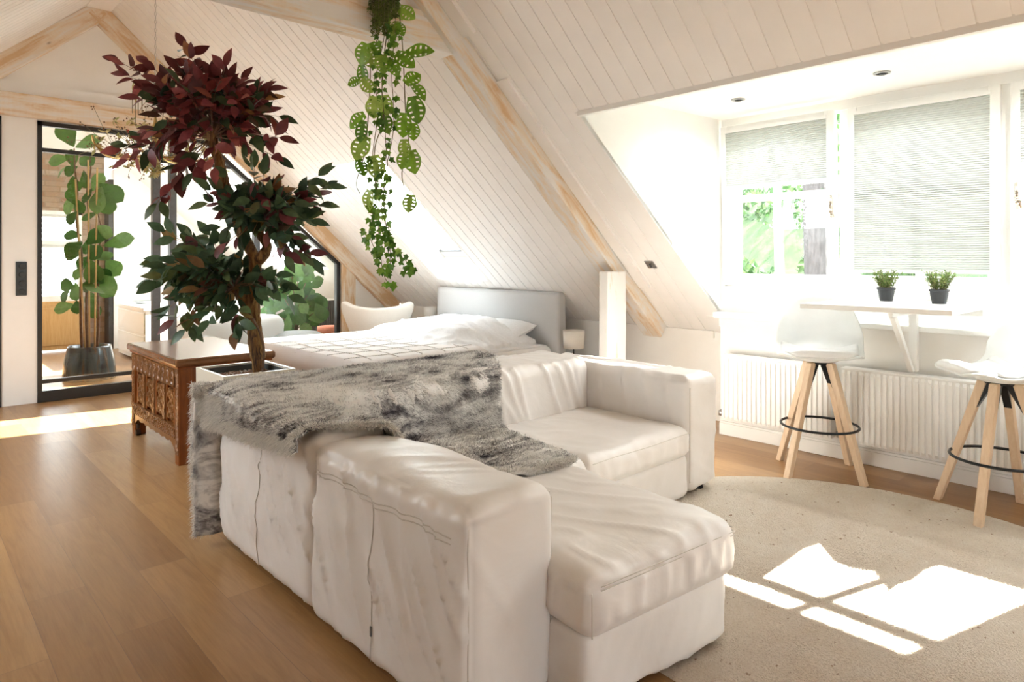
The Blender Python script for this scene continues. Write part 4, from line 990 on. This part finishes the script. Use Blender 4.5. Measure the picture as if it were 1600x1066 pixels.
for u0, v0, u1, v1 in ((133, 545, 118, 280), (140, 545, 138, 250), (148, 545, 152, 262)):
    MB().tube([px(u0, v0, FD-.08), px(u1, v1, FD-.06)], .009, 8).build('stake', 'bamboo', fig, smooth=True)
def figleaf(u, v, du, dv, s, dep, mb, mat='leaf_fig', tubes=None, r_=R):
    p = px(u, v, dep+r_.uniform(-.12, .12)); rt = px(u-du*.0, v, dep)
    d = (Vector((.7308, -.6826, 0))*du-Vector((0, 0, 1))*dv+Vector((-.6826, -.7308, 0))*r_.uniform(-.2, .5)*math.hypot(du, dv)).normalized()
    L = s/FPX*dep; n = (Vector((-.6826, -.7308, .35))+rv(r_)*.30).normalized()
    leaf(mb, p-d*L*.5, d, n, L, L*r_.uniform(.66, .8), 8, r_.uniform(.05, .2), r_.uniform(-.05, .25), 'fig')
FL = [(105,211,-3,-10,40),(134,222,10,-4,42),(92,250,-10,2,32),(113,248,0,-10,30),(134,250,8,3,32),(96,268,-8,8,26),(110,266,-5,3,24),(132,280,2,9,30),(116,288,1,9,26),(113,308,-3,-8,30),(108,322,-9,4,32),(124,322,5,9,26),(138,306,-2,9,28),(153,285,5,-9,34),(153,312,-1,10,44),(173,300,9,7,42),(168,322,6,10,34),(141,338,-6,4,26),(114,368,-10,0,28),(148,371,6,-6,32),(163,361,10,6,30),(186,378,10,-3,46),(115,389,-9,6,36),(136,386,2,9,28),(117,395,-9,3,34),(148,393,8,6,34),(177,418,9,8,40),(145,424,3,9,40),(138,446,-6,8,26),(166,447,8,9,42),(105,446,-10,-3,26),(101,462,-7,9,26),(119,456,2,9,30),(148,452,-7,-4,30),(101,481,-10,3,30),(120,480,2,9,22),(149,485,6,10,30),(158,430,8,4,34),(130,410,-6,5,28),(122,425,-4,8,26),(160,400,9,5,34),(140,465,5,8,28),(172,440,8,7,30),(112,340,-6,8,24)]
r_ = random.Random(2); m = MB()
for a in FL: figleaf(a[0], a[1], a[2], a[3], a[4], FD, m, r_=r_)
m.build('foliage', 'leaf_fig', fig, smooth=True)
f2 = thing('rubber_plant', 'bushy broad-leaved plant standing beyond the slanted glass pane', 'plant', (3.80, 8.25, 0))
m = MB(); r_ = random.Random(4); FD2 = 8.6
F2 = [(455,425),(469,419),(481,420),(481,434),(495,444),(456,446),(475,449),(422,471),(436,481),(453,485),(475,480),(491,470),(500,485),(485,490),(448,505),(431,523),(473,498),(488,502),(440,460),(450,470),(465,465),(480,462),(462,490),(440,495),(425,490),(460,508),(478,510),(495,498),(420,505),(445,440),(466,435),(430,480),(470,475),(485,478),(458,455),(498,472),(415,485),(468,495)]
for (u, v) in F2:
    du, dv = u-462, v-470; q = math.hypot(du, dv)+1; figleaf(u+r_.uniform(-3, 3), v+r_.uniform(-3, 3), du/q*8+r_.uniform(-4, 4), dv/q*5+r_.uniform(-4, 5), r_.uniform(24, 34), FD2, m, r_=r_)
m.build('foliage', 'leaf_fig', f2, smooth=True)
m = MB()
for u, v in F2[::3]: m.tube(bez(px(462, 520, FD2), px(462, (v+520)/2, FD2), px(u, v, FD2), 6), .007, 6)
m.build('stems', 'twig', f2, smooth=True); q = px(462, 540, FD2)
MB().lathe([(.12, 0), (.17, .30), (.16, .30), (.15, .27), (0, .27)], (q.x, q.y, 0), 28).build('pot', 'pot_black', f2, smooth=True)
# ---------------------------------------------------------------- plants hanging from the tie beam
VD = 3.72
def vpath(lst, d=VD): return smooth_path([px(u, v, d+.03*math.sin(v*.05+u)) for u, v in lst], 5)
def dirv(du, dv, r_, out=.4): return (Vector((.7308, -.6826, 0))*du-Vector((0, 0, 1))*dv+Vector((-.6826, -.7308, 0))*r_.uniform(-out, out)*math.hypot(du, dv)).normalized()
topn = Vector((-.6826, -.7308, .3))
vine = thing('monstera_vine', 'hanging vine with slotted heart-shaped leaves trailing from the wooden tie beam', 'plant', (2.0, 3.2, 2.77))
for lst in ([(600, -8), (596, 20), (590, 60), (580, 90), (578, 140), (575, 190), (570, 240), (557, 285), (563, 303)], [(622, -8), (625, 30), (628, 60), (631, 110), (633, 160), (636, 200), (638, 225), (628, 270), (634, 300), (642, 308)], [(610, -8), (606, 40), (600, 90), (597, 140), (598, 190), (586, 230), (586, 280), (592, 310)]):
    P_ = vpath(lst); MB().tube(P_, .0032, 6).build('stem', 'vine_stem', vine, smooth=True)
MO = [(566,84,-4,9,34),(578,92,3,8,30),(568,116,1,9,30),(585,78,4,8,26),(655,80,10,-2,44),(633,92,9,5,34),(616,106,5,7,28),(553,128,-9,4,22),(574,134,7,9,26),(585,168,-1,9,34),(602,164,1,9,32),(602,192,3,9,32),(557,188,-9,6,32),(566,206,-2,9,34),(563,230,-4,9,40),(565,262,3,8,28),(588,262,2,9,38),(631,196,-1,9,38),(650,172,2,9,42),(646,205,0,9,26),(645,122,7,-6,30),(655,140,8,7,32),(644,252,1,9,36),(631,250,-3,9,30),(574,314,-3,8,34),(582,326,6,4,22),(640,318,-1,9,28),(636,20,9,6,28),(624,18,2,9,24),(616,45,-3,9,26),(626,45,4,8,22),(632,232,0,9,28),(613,50,2,9,24),(597,100,3,9,30)]
r_ = random.Random(8); m = MB()
for u, v, du, dv, s in MO:
    d = dirv(du, dv, r_, .3); L = s/FPX*VD; p = px(u, v, VD-r_.uniform(.0, .07))-d*L*.5
    leaf(m, p, d, (topn+rv(r_)*.22).normalized(), L, L*r_.uniform(.68, .86), 16, r_.uniform(.05, .25), r_.uniform(0, .35), 'heart', True)
m.build('foliage', 'leaf_vine', vine, smooth=True)
ivy = thing('hanging_ivy', 'long green ivy garland hanging between the monstera vines from the beam', 'plant', (1.98, 3.22, 2.77))
IV = [[(612, -8), (608, 30), (606, 80), (597, 120), (600, 180), (604, 240), (606, 290), (592, 340), (594, 390), (600, 430), (612, 450)], [(618, -8), (618, 50), (612, 110), (615, 165), (614, 210), (604, 260), (600, 300), (603, 350), (610, 390), (608, 430)], [(606, -8), (600, 60), (588, 120), (590, 180), (582, 250), (590, 300), (580, 345), (578, 370), (590, 400), (592, 425)], [(604, 340), (612, 380), (618, 398), (632, 405), (640, 420), (638, 428)]]
m = MB(); r_ = random.Random(12)
def ivyleaf(mb, c, d, n, s):
    d = d.normalized(); w = d.cross(n).normalized(); n = w.cross(d); pr = [(0, -.35), (.30, -.42), (.42, -.10), (.62, .12), (.28, .18), (.0, .75), (-.28, .18), (-.62, .12), (-.42, -.10), (-.30, -.42)]
    vs = [c]+[c+w*(x*s)+d*(y*s)+n*(abs(x)*s*.25-.12*s*y*y) for x, y in pr]; mb.add(vs, [(0, i+1, (i+1) % 10+1) for i in range(10)])
for si, lst in enumerate(IV):
    P_ = vpath(lst, VD-.02); MB().tube(P_, .0022, 5).build('stem', 'vine_stem', ivy, smooth=True); L_ = len(P_)
    for i in range(int(L_*(1.9 if si < 3 else 1.0))):
        p = P_[r_.randrange(L_)]; v_ = 408-(p.z-EYE)*FPX/VD; spread = 14 if 60 < v_ < 130 else 9; off = Vector((.7308, -.6826, 0))*r_.uniform(-spread, spread)*.0036+Vector((-.6826, -.7308, 0))*r_.uniform(0, .05)
        ivyleaf(m, p+off, dirv(r_.uniform(-6, 6), r_.uniform(2, 10), r_), (topn+rv(r_)*.35).normalized(), r_.uniform(.026, .042))
m.build('foliage', 'leaf_ivy', ivy, smooth=True)
fine = thing('trailing_plant', 'fine-leaved trailing plant spilling over the top of the tie beam', 'plant', (1.95, 3.25, 2.77))
m = MB(); mt_ = MB(); r_ = random.Random(17)
for k in range(46):
    u0 = r_.uniform(580, 622); v1 = r_.uniform(12, 56 if u0 < 606 else 30); dd_ = VD-r_.uniform(.03, .10); P_ = smooth_path([px(u0+4, -18, dd_+.06), px(u0, -8, dd_), px(u0-1, v1*.5, dd_), px(u0+r_.uniform(-4, 1), v1, dd_)], 8); mt_.tube(P_, .0014, 4)
    for p in P_:
        for q in range(4):
            leaf(m, p+rv(r_)*.003, dirv(r_.uniform(-8, 8), r_.uniform(-3, 8), r_, 1), topn, r_.uniform(.012, .02), .006, 2, .1, .1)
m.build('foliage', 'leaf_fine', fine); mt_.build('stems', 'vine_stem', fine)
# ---------------------------------------------------------------- chandelier
CD = 4.865; cc = px(243, 232, CD)
chan = thing('chandelier', 'gold candle chandelier dressed with dried flowers, hung behind the red leaves', 'chandelier', tuple(cc))
zt = zs(XR)-.02; m = MB(); nlk = int((zt-cc.z-.25)/.03)
for i in range(nlk):
    z = cc.z+.25+(i+.5)*.03; a = (i % 2)*PI/2; m.tube([Vector((cc.x+math.cos(a)*.006*math.cos(t), cc.y+math.sin(a)*.006*math.cos(t), z+.018*math.sin(t))) for t in [2*PI*j/8 for j in range(8)]], .0016, 4, closed=True)
m.build('chain', 'metal_grey', chan, smooth=True)
MB().lathe([(.004, .26), (.012, .2), (.03, .12), (.018, .06), (.045, 0), (.02, -.06), (.012, -.12), (.0, -.14)], tuple(cc), 20).build('stem', 'brass_pale', chan, smooth=True)
for k in range(7):
    a = 2*PI*k/7+math.radians(137); dx, dy = math.cos(a), math.sin(a)
    P_ = [Vector((cc.x+dx*r, cc.y+dy*r, cc.z+z)) for r, z in ((.02, -.04), (.12, -.075), (.24, -.075), (.34, -.06), (.40, -.02), (.415, .035))]
    ao = MB().tube(smooth_path(P_, 4), .009, 8).build('arm', 'brass_pale', chan, smooth=True)
    q = (cc.x+dx*.415, cc.y+dy*.415, cc.z+.035)
    MB().lathe([(.0, -.005), (.045, .008), (.05, .016), (.03, .008), (.0, .004)], q, 14).build('drip_tray', 'brass_pale', ao)
    MB().lathe([(.011, .004), (.011, .10), (0, .104)], q, 12).build('candle', 'candle_cream', ao)
    MB().lathe([(.008, .10), (.017, .125), (.012, .15), (.001, .178)], q, 12).build('bulb', 'bulb_clear', ao, smooth=True)
m = MB(); mb2 = MB(); bb = MB(); r_ = random.Random(21)
for k in range(120):
    a = r_.uniform(0, 2*PI); rr_ = r_.uniform(.1, .36); p = cc+Vector((rr_*math.cos(a), rr_*math.sin(a), r_.uniform(-.08, .02)))
    e = p+Vector((math.cos(a)*.10, math.sin(a)*.10, r_.uniform(-.1, .22)))+rv(r_)*.05; mb2.tube([p, p.lerp(e, .5)+rv(r_)*.01, e], .0015, 4)
    if k % 3 == 0:
        for q in range(4): leaf(m, e, rv(r_), rv(r_).normalized(), .045, .02, 3)
    for q in range(3): bb.sphere(e+rv(r_)*.014, .006, 5)
for (u, v) in ((232, 262), (240, 270), (250, 262), (222, 255), (245, 252), (230, 248)):
    c = px(u, v, CD-.1)
    for q in range(22): leaf(m, c, rv(r_)+Vector((0, 0, -.6)), rv(r_).normalized(), .05, .016, 3)
for (u, v) in ((207, 130), (216, 132), (222, 128), (268, 138), (277, 130), (212, 150)):
    c = px(u, v, CD); leaf(m, c-Vector((0, 0, .06)), Vector((.02, 0, 1)), topn, .09, .014, 4)
    mb2.tube([c-Vector((0, 0, .06)), c-Vector((0, 0, .22))], .003, 5)
m.build('flowers', 'flower_dry', chan); mb2.build('flower_stems', 'vine_stem', chan); bb.build('dried_buds', 'twig', chan, smooth=True)
m = MB()
for (u, v) in ((168, 238), (252, 247), (262, 247), (200, 205), (225, 210)): m.sphere(px(u, v, CD-.05), .012, 8)
m.build('berries', 'red_berry', chan, smooth=True)
# ---------------------------------------------------------------- radiators
for (ya, yb, lab) in ((1.70, 2.45, 'white panel radiator under the ledge nearest the sofa arm'), (.02-.55, 1.63, 'long white panel radiator under the fold-down table')):
    t = thing('radiator', lab, 'radiator', (4.40, (ya+yb)/2, .14)); X = 4.345; za, zb = .145, .605
    n = int((yb-ya)/.0333); m = MB(); ph = []
    y = ya
    for i in range(n):
        y = ya+(yb-ya)*i/n; st = (yb-ya)/n
        ph += [(y, 0), (y+st*.30, 0), (y+st*.42, -.012), (y+st*.88, -.012)]
    ph.append((yb, 0)); vs = []; fs = []
    for (yy, dx) in ph:
        vs += [(X, yy, za), (X+dx, yy, za+.02), (X+dx, yy, zb-.035), (X, yy, zb-.015)]
    for i in range(len(ph)-1):
        for k in range(3): fs.append((i*4+k, i*4+k+1, (i+1)*4+k+1, (i+1)*4+k))
    m.add(vs, fs); m.build('front_panel', 'radiator_white', t)
    MB().box((X+.003, ya-.004, za), (X+.075, yb+.004, zb-.012)).build('body', 'radiator_white', t)
    m = MB(); m.box((X-.004, ya-.006, zb-.014), (X+.078, yb+.006, zb)); m.build('top_grille', 'radiator_white', t, bevel=.003)
    m = MB(); yv = yb+.03 if ya > 1 else ya+.05; m.tube([(X+.04, yb+.03, .19), (X+.04, yb-.0, .19)], .012, 10); m.tube([(X+.04, yb+.03, .19), (X+.04, yb+.03, .155)], .018, 12)
    m.build('valve', 'metal_grey', t, smooth=True)
# ---------------------------------------------------------------- fold-down table
tb = thing('wall_table', 'white fold-down wall table on a triangular bracket under the windows', 'table', (4.1, 1.24, 1.0))
MB().box((3.72, .89, 1.005), (4.43, 1.62, 1.033)).build('tabletop', 'window_paint', tb, bevel=.004)
m = MB(); m.box((4.335, 1.212, .63), (4.372, 1.252, 1.004))
m.build('wall_batten', 'window_paint', tb)
m = MB(); m.hexa([(4.30, 1.22, .63), (4.334, 1.22, .63), (4.334, 1.245, .63), (4.30, 1.245, .63)], [(3.98, 1.22, .96), (4.03, 1.22, .96), (4.03, 1.245, .96), (3.98, 1.245, .96)]); m.box((3.95, 1.22, .965), (4.334, 1.245, 1.004)); m.build('bracket', 'window_paint', tb)
MB().box((4.374, .90, .965), (4.43, 1.61, 1.004)).build('hinge_rail', 'window_paint', tb)
def herb(x, y, seed, lab):
    t = thing('potted_herb', lab, 'plant', (x, y, 1.034)); z = 1.0335
    MB().lathe([(.0, 0), (.034, 0), (.046, .066), (.050, .068), (.050, .08), (.046, .08), (.044, .06), (0, .06)], (x, y, z), 26).build('pot', 'pot_black', t)
    MB().lathe([(0, .062), (.043, .062), (0, .068)], (x, y, z), 20).build('soil', 'soil', t)
    m = MB(); ms = MB(); r_ = random.Random(seed)
    for k in range(70):
        a = r_.uniform(0, 2*PI); rr_ = r_.uniform(0, .03); b0 = Vector((x+rr_*math.cos(a), y+rr_*math.sin(a), z+.065)); h = r_.uniform(.06, .118); sp_ = r_.uniform(.1, .62)
        e = b0+Vector((math.cos(a)*h*sp_, math.sin(a)*h*sp_, h)); P_ = bez(b0, b0.lerp(e, .5)+Vector((0, 0, .01)), e, 8); ms.tube(P_, .001, 3)
        for p in P_[2:]:
            for q in range(4): leaf(m, p, (rv(r_)+Vector((0, 0, .6))), rv(r_).normalized(), r_.uniform(.008, .013), .005, 2, .1, .1)
    m.build('foliage', 'leaf_pot', t); ms.build('stems', 'vine_stem', t)
herb(4.31, 1.365, 3, 'small bushy green plant in a black pot, the left one on the wall table')
herb(4.24, 1.075, 9, 'small grassy green plant in a black pot, the right one on the wall table')
# ---------------------------------------------------------------- bar stools
def bar_stool(x, y, face, legrot, label, hz=0):
    t = thing('bar_stool', label, 'stool', (x, y, 0), 0, 'white bucket bar stools at the wall table'); q = Matrix.Translation((x, y, 0)) @ Matrix.Rotation(face, 4, 'Z'); H = .66
    # shell: profile along local x (front = +x), v across
    prof = [(.240, .710), (.222, .724), (.17, .728), (.08, .705), (-.02, .70), (-.11, .715), (-.16, .755), (-.185, .82), (-.20, .90), (-.212, .96), (-.220, 1.02), (-.226, 1.045)]
    wid = [.13, .185, .216, .237, .242, .245, .242, .23, .215, .20, .18, .15]
    pp = smooth_path([Vector((a, 0, c)) for a, c in prof], 4); ww = smooth_path([Vector((a, 0, 0)) for a in wid], 4); n = len(pp)
    def sh(u, v):
        i = min(n-1, int(round(u*(n-1)))); a = v*2-1; p = pp[i]; w_ = ww[i].x; k_ = i/(n-1); bend = abs(a)**2.8
        fx = .115*bend*ss(.30, .60, k_)*(1-.75*ss(.68, 1, k_)); fz = (.0+.075*ss(.22, .54, k_)*(1-ss(.52, .85, k_)))*bend
        top = -.028*bend*ss(.85, 1, k_)
        return q @ Vector((p.x+fx, a*w_, p.z+fz+top))
    MB().grid(sh, n, 25).build('shell', 'shell_white', t, smooth=True, solid=.012, sub=1)
    pf = lambda u, v: sh(.03+.44*u, .06+.88*v)
    def pad(u, v):
        a, c = u*2-1, v*2-1; e = max(0, (1-abs(a)**3)*(1-abs(c)**3)); p = pf(u, v); return p+Vector((0, 0, .008+.022*e**.5))
    MB().grid(pad, 26, 26).build('seat_pad', 'pad_white', t, smooth=True, solid=.006)
    m = MB(); m.lathe([(0, .672), (.10, .672), (.13, .70), (0, .702)], (x, y, 0), 28); m.build('mount', 'shell_white', t, smooth=True)
    m = MB(); m.lathe([(0, .655), (.065, .655), (.07, .672), (0, .672)], (x, y, 0), 24); m.build('hub', 'black_metal', t)
    for k in range(4):
        a = legrot+k*PI/2; dx, dy = math.cos(a), math.sin(a); top = Vector((x+dx*.075, y+dy*.075, .665)); bot = Vector((x+dx*.285, y+dy*.285, 0)); w_ = .019
        sx, sy = -dy, dx
        def sq(c, o, i_): return [(c.x+dx*o+sx*w_, c.y+dy*o+sy*w_, c.z), (c.x+dx*o-sx*w_, c.y+dy*o-sy*w_, c.z), (c.x-dx*i_-sx*w_, c.y-dy*i_-sy*w_, c.z), (c.x-dx*i_+sx*w_, c.y-dy*i_+sy*w_, c.z)]
        lg = MB().hexa(sq(bot, .017, .017), sq(top, .022, .022)).build('leg', 'stool_wood', t, bevel=.003)
        m = MB()
        for zz in (.63, .585):
            c = bot.lerp(top, zz/.665); m.tube([c+Vector((dx, dy, 0))*.019, c+Vector((dx, dy, 0))*.0245], .0065, 10)
        for s_, c_ in enumerate((.62,)): pass
        m.build('bolt', 'black_metal', lg)
        c0 = bot.lerp(top, .52/.665); i0, i1 = top-Vector((dx, dy, 0))*.024, c0-Vector((dx, dy, 0))*.019
        m = MB(); tri = [Vector((x+dx*.02, y+dy*.02, .662)), i0, c0-Vector((dx, dy, 0))*.020]
        for w0 in (-.017, .017):
            pass
        th = Vector((sx, sy, 0))*.017; m.add([v+th for v in tri]+[v-th for v in tri], [(0, 1, 2), (5, 4, 3), (0, 3, 4, 1), (1, 4, 5, 2), (2, 5, 3, 0)]); m.build('gusset', 'black_metal', t)
    m = MB(); m.tube([(x+.215*math.cos(a), y+.215*math.sin(a), .285) for a in [2*PI*j/56 for j in range(56)]], .0075, 8, closed=True); m.build('footrest_ring', 'black_metal', t, smooth=True)
bar_stool(4.08, 1.66, math.radians(205), math.radians(76), 'white bar stool with wooden legs standing nearer the sofa, left of the wall table')
bar_stool(4.05, .76, math.radians(128), math.radians(83), 'white bar stool with wooden legs at the right edge, seat seen from its side')
# ---------------------------------------------------------------- garden outside the windows
m = MB()
def hill(u, v):
    x = 9+26*u; y = -14+34*v; return (x, y, -1.6+10*ss(0, .8, u)+.5*NV(Vector((x*.2, y*.2, 1))))
m.grid(hill, 30, 40); o = m.build('garden_hillside', 'garden_ground', smooth=True); struct(o)
def otree(x, y, z, h, r, lab, seed, crown=True):
    t = thing('garden_tree', lab, 'tree', (x, y, z)); r_ = random.Random(seed)
    MB().tube(smooth_path([Vector((x+.5, y-.1, z)), Vector((x+.15, y, z+.4)), Vector((x, y, z+1.2)), Vector((x-.05, y+.05, z+h))], 5), [r*1.5]+[r*1.1]*3+[r]*12, 14).build('trunk', 'outdoor_bark', t, smooth=True)
    m = MB()
    for k in range(700):
        c = Vector((x, y, z+h))+Vector((r_.gauss(0, 1.5), r_.gauss(0, 1.5), r_.gauss(0, .8))); leaf(m, c, rv(r_), rv(r_).normalized(), .35, .2, 2)
    m.build('crown', 'leaf_outdoor', t)
otree(13.2, 5.42, -.4, 4.8, .22, 'thick pale tree trunk on the slope outside the half-open blind', 5)
def shrub(x, y, z, r, seed, lab):
    m = MB(); r_ = random.Random(seed)
    for k in range(900):
        d = rv(r_).normalized(); c = Vector((x, y, z))+Vector((d.x*r, d.y*r, abs(d.z)*r*.9))*r_.uniform(.5, 1); leaf(m, c, d+rv(r_)*.5, rv(r_).normalized(), .18, .11, 2)
    tag(m.build('garden_shrub', 'leaf_outdoor'), lab, 'shrub', 'shrubs on the garden slope')
for i, (x, y, z, r, lb) in enumerate(((12.5, 6.9, .2, 1.3, 'green shrub left of the thick trunk outside the half-open blind'), (15.5, 5.2, 1.0, 1.4, 'pale leafy shrub right of the thick trunk outside the half-open blind'), (17, 8.6, 2.2, 1.9, 'broad leafy shrub behind the others on the slope outside'), (23, 9.6, 5.4, 2.8, 'largest rounded shrub at the top of the slope outside'))):
    shrub(x, y, z, r, 50+i, lb)
